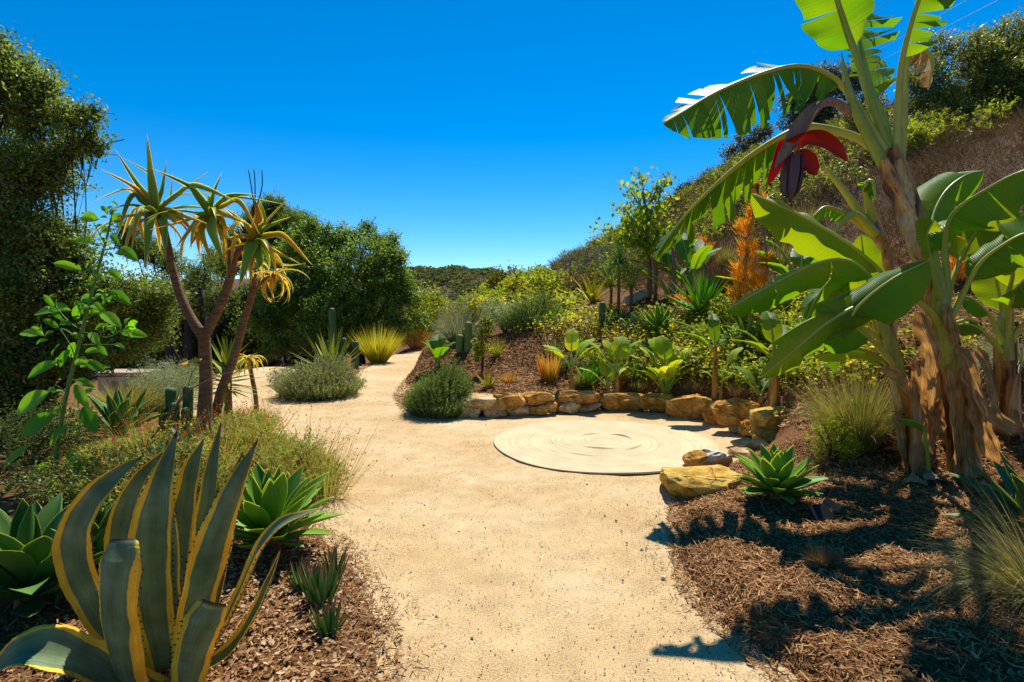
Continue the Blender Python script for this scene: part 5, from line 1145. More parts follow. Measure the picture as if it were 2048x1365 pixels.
def slender_tree():
    b = G(1300, 592); Y = b[1]; root = thing('slender_tree', 'slender young tree with airy yellow green crown on the slope', 'tree', b); o0 = A(*b)
    L = lambda q: np.array(PP(q, Y))-o0
    mb = MB(); mb.tube(L([(1300, 592+6), (1299, 540), (1296, 490), (1292, 430), (1287, 380), (1282, 350)]), [.075, .065, .055, .035, .02, .008], 8, n=24)
    tips = [(1282,348),(1247,370),(1262,375),(1205,458),(1190,458),(1230,412),(1243,418),(1330,362),(1338,356),(1318,372),(1345,392),(1240,440),(1220,470),(1262,445),(1330,420),(1340,440),(1312,400),(1275,400),(1255,480),(1330,465),(1270,500),(1238,470),(1320,490),(1342,470),(1300,430),(1265,420),(1285,460),(1225,490),(1310,510),(1280,520)]
    lf = MB()
    for i, (tx, ty) in enumerate(tips):
        st = min(max(ty+55+abs(tx-1295)*.35, 400), 505); sx = np.interp(st, [350, 490, 600], [1282, 1296, 1300]); dz = rng.uniform(-.8, .8)
        p0 = P(sx, st, Y); p2 = P(tx, ty, Y+dz); p1 = (p0+p2)/2+A(0, 0, .12)
        q = cr(np.array([p0, p1, p2])-o0, 12); mb.tube(q, [.02, .012, .004], 5)
        k = 62; t = rng.uniform(.3, 1.02, k); pos = np.stack([np.interp(t, np.linspace(0, 1, 12), q[:, j]) for j in range(3)], -1)+rng.normal(0, .1, (k, 3))*A(1, 1, .8)
        leafquads(lf, pos, nz(rng.normal(0, .7, (k, 3))+A(0, -.4, .5)), rng.uniform(.07, .15, k), .62, dirs=np.stack([rng.normal(0, .5, k), rng.normal(0, .5, k), -np.ones(k)], -1))
    mb.build('trunk', 'bark_pale', root); lf.build('crown', 'treeleaf', root)
slender_tree()

# ------------------------------------------------------------------ uncountable growth on the slopes
def cover():
    mb = MB(); R = MB()
    def patch(px0, px1, py0, py1, n, leaf, h, mbx, rr=None):
        k = 0; q = []
        for _ in range(n): q.append(G(rng.uniform(px0, px1), rng.uniform(py0, py1), 6, 45))
        q = np.array(q); per = 24
        p = q[:, None]+rng.normal(0, 1, (n, per, 3))*A(.16, .16, .07)+A(0, 0, 1)*rng.uniform(0, h, (n, per, 1))
        leafquads(mbx, p.reshape(-1, 3), nz(rng.normal(0, .5, (n*per, 3))+A(0, 0, .8)), 1.25*leaf*rng.uniform(.6, 1.3, n*per), .6, rr=np.clip(np.repeat(rng.random(n), per)*.7+rng.random(n*per)*.3, 0, 1))
    patch(1200, 1560, 655, 700, 150, .05, .16, mb); patch(1330, 1600, 690, 765, 190, .055, .22, mb); patch(1180, 1420, 620, 655, 45, .05, .16, mb)
    patch(1060, 1230, 632, 668, 110, .055, .2, mb); patch(1420, 1640, 590, 650, 80, .055, .22, mb); patch(1250, 1420, 690, 760, 130, .055, .2, mb); patch(1560, 1700, 560, 640, 70, .06, .3, mb)
    patch(900, 1160, 590, 640, 160, .09, .5, mb); patch(660, 800, 672, 700, 70, .08, .25, mb); patch(500, 640, 680, 735, 110, .08, .35, mb)
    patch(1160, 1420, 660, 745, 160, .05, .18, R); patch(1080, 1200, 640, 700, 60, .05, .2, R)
    patch(120, 420, 850, 960, 130, .035, .14, mb); patch(1560, 1760, 640, 775, 190, .05, .22, mb); patch(1830, 2048, 640, 760, 40, .05, .15, mb)
    tag(mb.build('ground_cover', 'cover'), 'yellow green leafy ground cover spilling over the planted bank', 'ground cover', kind='stuff')
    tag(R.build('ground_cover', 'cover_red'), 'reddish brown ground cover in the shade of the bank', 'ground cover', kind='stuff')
    # dry brush on the hillside
    mb = MB(); n = 30000; x = rng.uniform(3, 34, n); y = rng.uniform(9, 44, n); b = Hf(x, y); k = (b > 1.9+rng.normal(0, .35, n)) & (x/y < 1.15); x, y = x[k], y[k]; n = len(x)
    cl = .5+.5*np.sin(x*1.7+1)*np.sin(y*1.3)+.3*rng.random(n); z = Hf(x, y); per = 6
    p = np.repeat(np.stack([x, y, z], -1), per, 0)+rng.normal(0, .14, (n*per, 3))*A(1, 1, 0); sc = np.repeat(.2+.36*np.clip(cl, 0, 1.2), per)*(1+.02*p[:, 1])
    a = rng.uniform(0, 2*math.pi, n*per); e = rng.uniform(.3, 1.3, n*per); d = np.stack([np.cos(a)*np.cos(e), np.sin(a)*np.cos(e), np.sin(e)], -1)
    blades(mb, p-A(0, 0, .03), d, sc*rng.uniform(.6, 1.4, n*per), .006+.0007*p[:, 1], .15, 2, rr=np.clip(np.repeat(rng.random(n), per)*.6+.4*rng.random(n*per), 0, 1), tipw=.3)
    tag(mb.build('dry_brush', 'drybrush'), 'dead brown brush covering the dry hillside', 'dry brush', kind='stuff')
    # green scrub between the dry patches of the hillside
    n = 2400; px = rng.uniform(1130, 2060, n); Yr = rng.uniform(18, 42, n); x = (px-1024)/F*Yr; y = Yr; h = Hf(x, y)
    dens = .5+.5*np.sin(x*.55+.6)*np.sin(y*.42+1)+.25*np.sin(x*1.3-y*.9); dens = dens*np.interp(px, [1130, 1700, 1800, 2060], [.75, .7, .28, .18])
    k = (h > 1.5) & (rng.random(n) < dens*1.1); x, y, h = x[k], y[k], h[k]; n = len(x)
    for nm, mt, lo, hi, lab in (('scrub', 'olive_shrub', 0, .5, 'olive scrub scattered over the dry hillside'), ('scrub', 'dark_shrub', .5, .8, 'dark green scrub scattered over the dry hillside'), ('scrub', 'bright_shrub', .8, 1, 'yellow green scrub scattered over the hillside')):
        u = rng.random(n); j = (u >= lo) & (u < hi); r = rng.uniform(.25, .75, j.sum()); mb = MB()
        sprays(mb, np.stack([x[j], y[j], h[j]+r*.45], -1), [A(q, q, q*.8) for q in r], 120, .1, .5, 10, .3, up=.5)
        tag(mb.build(nm, mt), lab, 'scrub', kind='stuff')
    # woodland closing the view on the low left side
    mb = MB(); n = 900; x = rng.uniform(-62, -13, n); y = 48+rng.uniform(-6, 8, n)-x*.1; r = rng.uniform(1.2, 2.6, n); z = Hf(x, y)+rng.uniform(0, 4.2, n)
    sprays(mb, np.stack([x, y, z], -1), r, 16, .42, .55, 10, 1.0, bot=-1)
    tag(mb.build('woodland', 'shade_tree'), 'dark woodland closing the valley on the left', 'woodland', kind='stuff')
cover()

# ------------------------------------------------------------------ agaves, grasses and shrubs near the camera
def place_near():
    q = G(1552, 1000); rosette('fox_tail_agave', 'bright green fox tail agave beside the flat yellow boulder', q+A(0, 0, .03), 40, .35, 'att', .33, 'att_green', 86, 4, stem=.06, rad=.06, seed=3, bends=(-.3, 0, .2))
    q = G(545, 1105); rosette('fox_tail_agave', 'bright green fox tail agave right behind the variegated agave', q+A(0, 0, .03), 40, .46, 'att', .28, 'att_green', 86, 6, stem=.1, rad=.07, seed=5, bends=(-.3, 0, .25))
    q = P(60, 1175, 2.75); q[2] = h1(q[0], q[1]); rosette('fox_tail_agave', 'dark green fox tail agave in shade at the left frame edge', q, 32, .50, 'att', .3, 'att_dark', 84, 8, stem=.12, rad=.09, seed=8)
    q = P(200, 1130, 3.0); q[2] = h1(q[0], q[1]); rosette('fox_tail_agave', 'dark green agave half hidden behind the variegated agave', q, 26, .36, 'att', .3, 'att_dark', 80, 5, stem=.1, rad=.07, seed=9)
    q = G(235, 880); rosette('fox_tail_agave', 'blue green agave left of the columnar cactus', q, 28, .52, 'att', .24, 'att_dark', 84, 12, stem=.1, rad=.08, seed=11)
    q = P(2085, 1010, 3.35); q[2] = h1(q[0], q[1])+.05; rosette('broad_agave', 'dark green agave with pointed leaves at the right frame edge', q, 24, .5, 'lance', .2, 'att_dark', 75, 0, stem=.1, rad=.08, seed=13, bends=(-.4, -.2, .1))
    q = G(640, 1235); 
    for i, (px, py, s, lab) in enumerate([(640, 1205, .17, 'spiky little red tipped aloe clump beside the left sand edge'), (668, 1150, .13, 'upper aloe offset with thin upright leaves'), (610, 1180, .14, 'reddish aloe offset left of the spiky clump'), (655, 1265, .12, 'dry reddish aloe offset below the spiky clump')]):
        q = G(px, py); rosette('small_aloe', lab, q, 30, s*1.25, 'sword', .14, 'aloe_small', 88, 58, stem=0, rad=.05, seed=20+i, cat='aloe', bends=(-.1, .15, .35), ch=.5, th=.5, k=5, nn=9, spread=0)
    q = G(1715, 895); grass('ornamental_grass', 'large golden green grass tuft left of the banana stems', q, 2600, .92, .75, 'grass_gold', .005, (.1, .5), seeds=('grass_brown', .1), base_r=.13)
    q = G(2075, 1215); grass('ornamental_grass', 'long bladed grass tuft in the bottom right corner', q+A(.05, 0, 0), 1500, .78, 1.0, 'grass_green', .0035, (.2, .9), base_r=.1, lean=(-.25, 0))
    q = G(2040, 740, 3.5); grass('ornamental_grass', 'grey green fine grass mound behind the bananas at right', q, 1300, .75, 1.2, 'grass_blue', .006, (.35, .9), base_r=.15, lean=(-.3, -.1))
    q = G(1648, 1128); grass('grass_cushion', 'brown withered grass cushion on the mulch below the agave', q, 1500, .15, 1.3, 'grass_brown', .0022, (.1, .5), base_r=.055, lean=(.1, -.1))
    q = G(1665, 925); shrub('weedy_shrub', 'fine leaved yellow green weed in front of the golden grass', q, .24, .4, 'bright_shrub', .026, 1300, 10, .3, up=.9, lumps=4)
    q = G(250, 832); grass('ornamental_grass', 'pale grass tuft in front of the beige container', q, 900, .75, .8, 'grass_gold', .009, (.1, .5), base_r=.15)
    q = G(300, 822); grass('ornamental_grass', 'greyish grass tuft left of the columnar cactus', q, 500, .6, .8, 'grass_gold', .009, (.1, .5), base_r=.15)
    # red flowering bushes
    for i, (px, py, rx, rz, n, lab) in enumerate([(560, 985, .5, .6, 2000, 'red flowered wispy bush between the tree aloe and the sand'), (480, 930, .5, .58, 1700, 'red flowered wispy bush at the foot of the tree aloe'), (320, 985, .55, .55, 2000, 'red flowered wispy bush behind the variegated agave'), (250, 935, .45, .4, 1100, 'red flowered wispy bush left of the dry stalk'), (470, 870, .45, .36, 1000, 'red flowered wispy bush bordering the left path')]):
        feathery('fuchsia_bush', lab, G(px, py), rx, rz, 'fuchsia', n, .003, flower=('redflower', 150, .022, .12, (0, 0, .3)), L=.26, jit=.42, group='red flowered bushes')
    q = G(150, 1000); shrub('low_shrub', 'dark low shrub under the tall weed', q, .5, .3, 'dark_shrub', .025, 420, 9)
    q = G(60, 930); shrub('low_shrub', 'dark scrub in the shade at the left edge', q, .7, .5, 'shade_tree', .03, 400, 9)
    # red flower stalks, weeds on sand
    for px, py, h, lx, lab in ((1470, 1000, .2, .02, 'upright pink flower stalk left of the fox tail agave'), (1440, 975, .17, -.08, 'leaning pink flower stalk over the flat yellow boulder')):
        q = G(px, py); r = thing('flower_stalk', lab, 'flower stalk', q); mb = MB(); e = A(lx, 0, h); mb.tube([A(0, 0, -.02), e*.5, e], [.003, .0025, .0015], 5, n=8); mb.build('stem', 'red_stalk', r)
        k = 60; t = rng.uniform(.35, 1.05, k); m2 = MB(); leafquads(m2, e*t[:, None]+rng.normal(0, .011, (k, 3)), rng.normal(size=(k, 3)), .012, .5); tag(m2.build('florets', 'red_stalk', r), kind='stuff')
    for px, py, lab in ((791, 1128, 'tiny green seedling at the left sand edge'), (1298, 1052, 'tiny green seedling at the right sand edge'), (793, 1165, 'second tiny seedling at the left sand edge'), (1290, 1100, 'tiny pale sprout near the right mulch edge')):
        q = G(px, py); grass('seedling', lab, q, 14, .045, .9, 'grass_green', .006, (0, .3), 3, base_r=.01, cat='seedling')
    # wispy stalks rising out of the red flowered bushes
    for px, py, lab in ((610, 960, 'wispy red flecked stalks leaning over the sand'), (520, 890, 'wispy red flecked stalks right of the tree aloe trunk'), (440, 945, 'wispy red flecked stalks in front of the tree aloe trunk'), (300, 930, 'wispy red flecked stalks below the dry stalk'), (650, 1000, 'wispy dry stalks at the edge of the sand')):
        grass('wispy_stalks', lab, G(px, py), 240, .78, .7, 'fuchsia', .004, (0, .25), 4, cat='plant', base_r=.16, seeds=('redflower', .5))
    # black solar lamp and wooden block
    q = G(1642, 1042); r = thing('solar_lamp', 'small black ground lamp lying on the mulch under the agave', 'lamp', q, rotz=.25)
    R = np.array(Matrix.Rotation(-.5, 3, 'X')); mb = MB(); mb.box((0, 0, .06), (.15, .014, .11), np.array(Matrix.Rotation(-.75, 3, 'X'))); mb.build('panel', 'black_plastic', r, smooth=False)
    mb = MB(); mb.box((0, .03, .018), (.09, .05, .03)); mb.build('housing', 'black_plastic', r, smooth=False)
    q = G(1662, 1030)+A(0, 0, .03); r = thing('wood_block', 'short wooden block leaning behind the black ground lamp', 'wood block', q, rotz=-.5); mb = MB(); mb.box((0, 0, .045), (.11, .04, .05), np.array(Matrix.Rotation(.35, 3, 'Y'))); mb.build('block', 'wood_block', r, smooth=False)
    pts = [G(*p)+A(0, 0, .02) for p in ((1620, 922), (1660, 916), (1720, 912), (1790, 908), (1850, 900), (1885, 893))]; mb = MB(); mb.tube(pts, [.008], 7, n=40); tag(mb.build('irrigation_hose', 'black_plastic'), 'thin black irrigation hose on the mulch below the golden grass', 'hose')
    # litter on the mulch
    for i, (px, py, lab) in enumerate([(1645, 1150, 'white curled paper-like leaf below the grass cushion'), (1562, 1160, 'small white dry leaf on the mulch'), (1680, 1163, 'pale splinter right of the grass cushion'), (1770, 1097, 'pale torn leaf on the shaded mulch')]):
        q = G(px, py); r = thing('dead_leaf', lab, 'dead leaf', q+A(0, 0, .012)); mb = MB()
        p = cr([(-.025, 0, .0), (0, .006, .014), (.025, -.004, .005)], 8); mb.sweep(p, .012*shape_w(np.linspace(0, 1, 8), 'oval'), (0, 0, 1), THIN); mb.build('blade', 'sandstone_pale', r)
    # long dry stalk leaning through the left bed
    q = G(240, 925); r = thing('dry_stalk', 'long dry brown stalk leaning across the left bed to the aloe', 'stalk', q); Y = q[1]; mb = MB()
    mb.tube(np.array([q, P(300, 880, Y), P(370, 790, Y+.1), P(430, 755, Y+.2), P(478, 740, Y+.3)])-A(*r.location), [.013, .011, .008, .005, .003], 6, n=20)
    mb.tube(np.array([P(372, 788, Y+.1), P(385, 745, Y+.1), P(405, 718, Y+.1)])-A(*r.location), [.006, .004, .003], 5, n=8); mb.build('stalk', 'dry_stalk', r)
    p = cr(np.array([P(405, 718, Y+.1), P(385, 724, Y+.05), P(355, 730, Y)])-A(*r.location), 10); mb = MB(); mb.sweep(p, .03*shape_w(np.linspace(0, 1, 10), 'oval'), (0, -.6, .8), THIN); mb.build('leaf', 'aloe_yellow', r)
place_near()

# ------------------------------------------------------------------ middle distance
def place_mid():
    # left of the far path
    q = G(640, 790); feathery('lavender_bush', 'rounded grey green lavender bush left of the far path', q, .8, .86, 'lavender', 3000, .006, flower=('purpleflower', 260, .03, .14, (-.2, 0, .2)), L=.3)
    q = G(757, 726); grass('broom_plant', 'yellow feathery broom plant on the far path edge', q, 900, 1.15, .75, 'yellow_broom', .02, (0, .2), 4, cat='shrub', base_r=.2)
    q = foot(662, 13.5); rosette('yucca', 'spiky yellow green yucca behind the lavender bush', q, 34, 1.15, 'sword', .075, 'yucca', 85, 25, bends=(0, .1, -.1), k=5, nn=7, joined=True, cat='yucca', seed=31)
    Y = q[1]; s = Y/F
    cactus_columns('column_cactus', 'tall thin column cactus standing behind the yucca', q+A(-.05, .3, 0), [(0, 0, 128*s, .07), (.2, .15, 66*s, .07), (.42, .4, 58*s, .07), (-.2, .2, 60*s, .06)])
    q = G(825, 697); shrub('low_shrub', 'low orange brown bush at the bend of the far path', q, .95, .7, 'reed_red', .05, 230, 10, .2, up=1)
    q = G(790, 690, 12); feathery('purple_bush', 'faded purple flowered bush beside the far path', q+A(0, 1, 0), .9, .6, 'lavender', 700, .01, flower=('purpleflower', 120, .05, .1, (0, 0, .3)), L=.3)
    q = foot(860, 22); shrub('tall_shrub', 'tall yellow green shrub at the end of the far path', q, .9, 2.2, 'bright_shrub', .09, 330, 11)
    q = foot(845, 27); shrub('tall_shrub', 'orange tinged shrub beside the dark oak', q, 1.0, 2.4, 'cover', .1, 260, 11)
    q = G(575, 735, 9); shrub('leafy_shrub', 'dark leafy shrub behind the lavender bush', q+A(0, .6, 0), 1.0, .8, 'oak_green', .08, 300, 10)
    q = G(550, 700, 9); shrub('leafy_shrub', 'bright leafy shrub below the dark oak', q, .9, 1.0, 'bright_shrub', .08, 260, 10)
    q = G(560, 770, 8); shrub('yellow_flower_plant', 'small yellow flowering plant left of the lavender bush', q, .25, .35, 'greygreen', .04, 300, 8, .2, flower=('yellowflower', 40, .06))
    q = G(475, 752, 8); rosette('spotted_aloe', 'low green aloe across the left path', q, 18, .5, 'sword', .2, 'att_green', 80, 10, joined=True, k=5, nn=7, cat='aloe', seed=33)
    q = G(370, 770, 8); shrub('olive_bush', 'rounded olive bush behind the columnar cactus', q+A(0, 1.5, 0), 1.0, 1.5, 'olive_shrub', .06, 420, 11)
    q = G(350, 812, 7); shrub('grey_bush', 'grey green fine bush beyond the columnar cactus', q, .75, .65, 'greygreen', .04, 420, 10, .2, up=1)
    q = G(310, 800, 7); shrub('yellow_bush', 'small yellow flowered bush beside the container', q+A(0, .8, 0), .5, .6, 'bright_shrub', .05, 300, 9, flower=('yellowflower', 70, .05))
    q = G(358, 862); cactus_columns('column_cactus', 'cluster of short dark column cacti left of the tree aloe', q, [(-.1, 0, .52, .055), (.09, .02, .54, .05), (0, -.1, .36, .05), (.13, -.1, .3, .045), (-.14, -.08, .28, .045)])
    q = G(375, 895); rosette('blue_agave', 'small blue agave below the columnar cacti', q, 18, .32, 'sword', .2, 'agave_blue', 82, 25, joined=True, k=5, nn=8, seed=35)
    # young aloe with layered leaves, thin orange aloe
    q = G(457, 845); Y = q[1]; h = spx(130, Y)
    r = rosette('layered_aloe', 'young aloe with stacked striped leaves behind the forked aloe trunk', q, 46, .42, 'sword', .13, 'yucca', 82, -25, stem=h*.95, rad=.07, cat='aloe', bends=(-.3, 0, .2), k=5, nn=8, joined=True, spread=5.5, seed=37)
    q = G(513, 850); Y = q[1]; r = thing('thin_aloe', 'thin stemmed aloe with hanging orange leaves beside the left path', 'aloe', q); mb = MB()
    mb.tube(np.array([q-A(0, 0, .05)]+PP([(512, 800), (505, 760), (498, 725)], Y))-A(*q), [.035, .032, .03, .03], 8, n=12); mb.build('stem', 'aloe_bark', r)
    for i in range(26):
        a = i*2.4; e = rng.uniform(-.3, .9); R = Matrix.Rotation(a, 3, 'Z') @ Matrix.Rotation(-e, 3, 'Y'); l = spx(50, Y)*rng.uniform(.6, 1.2); c = leaf_curve(l, -rng.uniform(1.5, 2.8), 10)@np.array(R).T+P(498, 718, Y)-A(*q)
        mb = MB(); mb.sweep(c, .016*shape_w(np.linspace(0, 1, 10), 'aloe'), None, thick_profile(.4, .3, 5), fixed_side=np.array(R)@A(0, -1, 0)); mb.build('leaf', 'aloe_orange' if i % 3 else 'aloe_yellow', r)
    # container
    q = P(258, 790, 14.5); g = h1(q[0], q[1]); top = P(258, 748, 14.5)[2]; w = spx(62, 14.5); r = thing('container', 'beige box shaped container half hidden by the oak', 'container', (q[0], q[1], g)); hh = top-g
    mb = MB(); mb.box((-.2, .35, hh*.5-.04), (w*1.5, .7, hh-.08)); mb.build('wall', 'shed_wall', r, smooth=False)
    mb = MB(); mb.box((-.2, .35, hh), (w*1.5+.12, .84, .08)); mb.build('roof', 'shed_roof', r, smooth=False)
    for k in range(5):
        mb = MB(); mb.box((-.55+k*.2, -.012, hh*.5-.05), (.15, .02, hh-.3)); mb.build('slat', 'shed_dark' if k % 2 else 'shed_wall', r, smooth=False)
    mb = MB(); mb.box((w*.75-.2, .9, hh+.06), (.25, .25, .25)); mb.build('vent', 'shed_dark', r, smooth=False)
    # right of the far path
    q = G(880, 834); feathery('rosemary_bush', 'large feathery green bush at the left end of the stone wall', q+A(0, .25, 0), .54, .9, 'rosemary', 3400, .005, L=.26, flower=('seedhead', 60, .018, .28, (-.9, 0, .3)))
    q = G(845, 820); feathery('rosemary_bush', 'small bush in front of the large feathery one', q, .26, .3, 'rosemary', 800, .004, L=.18)
    q = G(875, 735, 8); paddle_plant('paddle_plant', 'upright paddle leaved plant above the feathery bush', q, [(90, .1, .3, .55, .13), (20, .5, .25, .45, .12), (200, .35, .25, .45, .11), (-60, .5, .2, .4, .12), (140, .3, .3, .4, .1)], 'banana')
    q = G(935, 700, 8); cactus_columns('column_cactus', 'pair of yellow green column cacti beside the grey grass', q, [(0, 0, .62, .075), (-.18, 0, .34, .07), (-.08, .15, .46, .065), (.14, .1, .26, .06)], 'cactus_yellow')
    q = G(915, 690, 8); grass('ornamental_grass', 'grey green arching grass left of the column cacti', q+A(0, .5, 0), 1100, 1.1, .9, 'grass_blue', .012, (.1, .6), base_r=.2)
    q = G(925, 660, 10); feathery('purple_bush', 'dry purplish flowered bush behind the grey grass', q+A(0, 1.2, 0), 1.0, 1.3, 'lavender', 900, .01, flower=('purpleflower', 350, .05, .3, (0, 0, .5)), L=.4)
    q = G(965, 745); r = tree('leafy_sapling', 'upright leafy yellow green sapling on the mulch', [(963, 690, q[1], 20), (966, 665, q[1], 16), (960, 710, q[1], 16), (972, 645, q[1], 9)], q, leaf=.06, mat='bright_shrub', dens=700, per=8, trunk_r=.025, slen=.16, bark='bark_dark', cat='sapling')
    for i, (px, py, n, L, kd, ra, mt, ei, eo, lab) in enumerate([(977, 775, 16, .34, 'sword', .16, 'aloe_spiky', 80, 20, 'small yellow aloe above the left part of the stone wall'), (995, 712, 18, .42, 'sword', .13, 'aloe_spiky', 85, 30, 'spiky aloe below the silver bush'),
        (1175, 772, 30, .4, 'sword', .16, 'furcraea', 84, 20, 'dense green agave between the young bananas above the wall'), (1190, 752, 26, .36, 'sword', .16, 'furcraea', 84, 20, 'second dense green agave just behind'), (1320, 672, 30, .66, 'lance', .2, 'att_green', 84, 5, 'wide blue green agave in the middle of the bank'),
        (1404, 625, 80, .82, 'sword', .095, 'furcraea', 87, 5, 'big fountain shaped green agave with narrow leaves'), (1500, 690, 40, .65, 'sword', .06, 'yucca', 84, 0, 'spiky narrow leaved rosette under the banana leaf'), (1185, 605, 20, 1.0, 'sword', .13, 'aloe_spiky', 85, 25, 'orange tinged agave high on the slope'),
        (1270, 760, 24, .4, 'sword', .14, 'furcraea', 80, 15, 'shaded agave left of the tall paddle clump'), (1165, 700, 18, .3, 'lance', .3, 'att_green', 80, 20, 'small succulent rosette in the ground cover'), (1110, 710, 24, .4, 'sword', .1, 'yucca', 84, 10, 'narrow leaved tuft above the red reeds'),
        (1495, 745, 26, .36, 'sword', .09, 'furcraea', 80, 0, 'low narrow agave in the shade of the bank'), (1255, 705, 20, .34, 'sword', .16, 'aloe_spiky', 82, 10, 'yellowish aloe hidden in the ground cover')]):
        rosette('spiky_rosette', lab, G(px, py, 5), n, L, kd, ra, mt, ei, eo, joined=ra < .12, k=5, nn=8, cat='agave' if mt != 'aloe_spiky' else 'aloe', seed=60+i, rad=.05, bends=(-.25, 0, .15))
    q = G(1017, 765); grass('grass_cushion', 'tiny reddish brown tuft on the mulch above the wall', q, 260, .2, .6, 'reed_red', .008, (0, .2), 3, cat='tuft')
    q = G(945, 796); grass('grass_cushion', 'tiny rust red tuft behind the wall end', q, 200, .16, .6, 'pencil_red', .007, (0, .2), 3, cat='tuft')
    q = G(1097, 762); grass('red_reeds', 'clump of upright reddish reeds on the mulch', q, 160, .55, .35, 'reed_red', .022, (0, .1), 3, cat='reeds', base_r=.12)
    q = G(1010, 668, 9); shrub('silver_bush', 'silvery grey bush on the slope', q+A(0, .5, 0), .75, .75, 'greygreen', .05, 420, 11, .3)
    q = G(1070, 660, 9); feathery('rosemary_bush', 'dark green dome shaped bush on the slope', q+A(0, .6, 0), .75, 1.0, 'rosemary', 2200, .009, L=.35)
    # young bananas and paddle clumps above the wall
    paddle_plant('young_banana', 'smallest young banana with four leaves, left above the wall', G(1142, 785), [(30, .7, .22, .42, .085), (150, 1.0, .2, .36, .075), (210, 1.1, .2, .34, .07), (-20, .9, .2, .38, .08), (80, .1, .3, .45, .08)], 'strel', 'banana plant', stem=(.42, .03), group='young plants above the wall')
    paddle_plant('young_banana', 'young banana with torn yellow leaf, second above the wall', G(1232, 790), [(160, .7, .2, .5, .1), (60, .25, .25, .5, .1), (20, .6, .25, .48, .09), (190, 1.1, .2, .36, .085), (120, .3, .25, .42, .09)], 'strel', 'banana plant', stem=(.36, .045), group='young plants above the wall', tear=2)
    paddle_plant('young_banana', 'low leafy banana sucker left of the paddle clump', G(1215, 792), [(170, .9, .12, .4, .085), (30, .7, .12, .34, .07), (100, .2, .2, .35, .08)], 'strel', 'banana plant', stem=(.12, .03), group='young plants above the wall')
    paddle_plant('paddle_clump', 'large yellow green paddle leaved clump above the middle of the wall', G(1332, 795), [(150, .45, .5, .42, .1), (170, .75, .45, .4, .095), (100, .1, .62, .44, .1), (60, .35, .5, .42, .1), (20, .55, .5, .42, .1), (0, .85, .34, .34, .09), (200, .95, .3, .36, .09), (-60, .3, .36, .36, .09), (-100, .45, .3, .34, .085), (120, .3, .6, .42, .095), (-140, .7, .3, .36, .09), (-30, .55, .34, .34, .085)], 'strel', 'strelitzia', group='young plants above the wall')
    paddle_plant('young_banana', 'slim young banana with two arching leaves above the wall', G(1428, 800), [(160, .9, .12, .62, .09), (190, 1.25, .1, .5, .09), (85, .05, .15, .55, .06), (20, .8, -.0+.12, .1, .03)], 'banana', 'banana plant', stem=(.78, .04), group='young plants above the wall')
    paddle_plant('young_banana', 'small banana sucker with one oval leaf beside the slim young banana', G(1440, 800), [(20, .5, .36, .36, .06), (160, .8, .15, .2, .05)], 'strel', 'banana plant', stem=(.18, .035), group='young plants above the wall')
    paddle_plant('young_banana', 'young banana with glowing yellow leaf behind the right wall end', G(1545, 815), [(95, .05, .25, .5, .095), (165, .9, .15, .55, .09), (200, 1.3, .1, .5, .09), (60, .6, .2, .4, .08)], 'banana_young', 'banana plant', stem=(.65, .06), group='young plants above the wall')
    paddle_plant('young_banana', 'low banana sucker with broad leaves at the right wall end', G(1520, 812), [(170, .95, .1, .42, .1), (140, .6, .14, .36, .09), (20, .7, .1, .3, .08)], 'banana_young', 'banana plant', stem=(.15, .04), group='young plants above the wall')
    # leafy fill between the young bananas
    for i, (px, py, rx, rz, mt, lf, lab) in enumerate([(1190, 738, .32, .34, 'bright_shrub', .05, 'lime leafy shrub behind the smallest young banana'), (1285, 735, .34, .4, 'oak_green', .05, 'dark leafy shrub left behind the paddle clump'), (1375, 748, .36, .42, 'cover', .05, 'mixed leafy shrub right behind the paddle clump'), (1470, 775, .34, .36, 'bright_shrub', .045, 'lime leafy shrub between slim banana and wall end'),
        (1485, 715, .4, .5, 'oak_green', .055, 'dark leafy shrub under the arching slim banana leaf'), (1590, 765, .4, .44, 'cover', .05, 'leafy shrub behind the golden grass'), (1405, 695, .36, .4, 'bright_shrub', .055, 'lime leafy shrub in the middle of the bank'), (1225, 655, .25, .26, 'oak_green', .06, 'dark leafy shrub beside the prickly pear'),
        (1345, 688, .34, .36, 'cover', .055, 'rust flecked shrub below the wide blue green agave'), (1455, 655, .42, .5, 'bright_shrub', .06, 'lime leafy shrub right of the fountain agave'), (1560, 690, .45, .5, 'bright_shrub', .055, 'lime leafy shrub under the dark banana leaf'), (1620, 715, .45, .55, 'oak_green', .055, 'dark leafy shrub behind the low banana leaves'),
        (1680, 690, .5, .6, 'cover', .06, 'yellowish leafy shrub between the banana leaves and the bank'), (1130, 745, .22, .3, 'rosemary', .04, 'feathery green shrub right of the red reeds'), (1520, 775, .3, .34, 'oak_green', .045, 'dark low shrub at the right wall end'), (1250, 775, .22, .22, 'cover_red', .04, 'reddish low shrub just above the wall')]):
        shrub('leafy_fill_shrub', lab, G(px, py, 5), rx, rz, mt, lf, 300, 10, .5, lumps=4)
    for i, (px, py, h, mt, lab) in enumerate([(1160, 775, .3, 'grass_gold', 'straw coloured tuft beside the smallest young banana'), (1275, 785, .28, 'grass_gold', 'straw coloured tuft left of the paddle clump'), (1390, 790, .3, 'grass_brown', 'brown dry tuft right of the paddle clump'), (1480, 800, .3, 'grass_brown', 'brown dry tuft behind the biggest wall stones'), (1300, 655, .5, 'grass_gold', 'straw coloured tuft left of the wide blue green agave'),
        (1450, 540, .9, 'grass_gold', 'golden dry grass above the fountain agave'), (1560, 545, .9, 'grass_gold', 'golden dry grass right of the orange pencil plant'), (1370, 500, 1.1, 'grass_brown', 'brown dry grass under the long banana leaf'), (1610, 470, 1.1, 'grass_gold', 'golden dry grass high on the slope'), (1250, 560, 1.0, 'grass_gold', 'golden dry grass behind the ponytail palm')]):
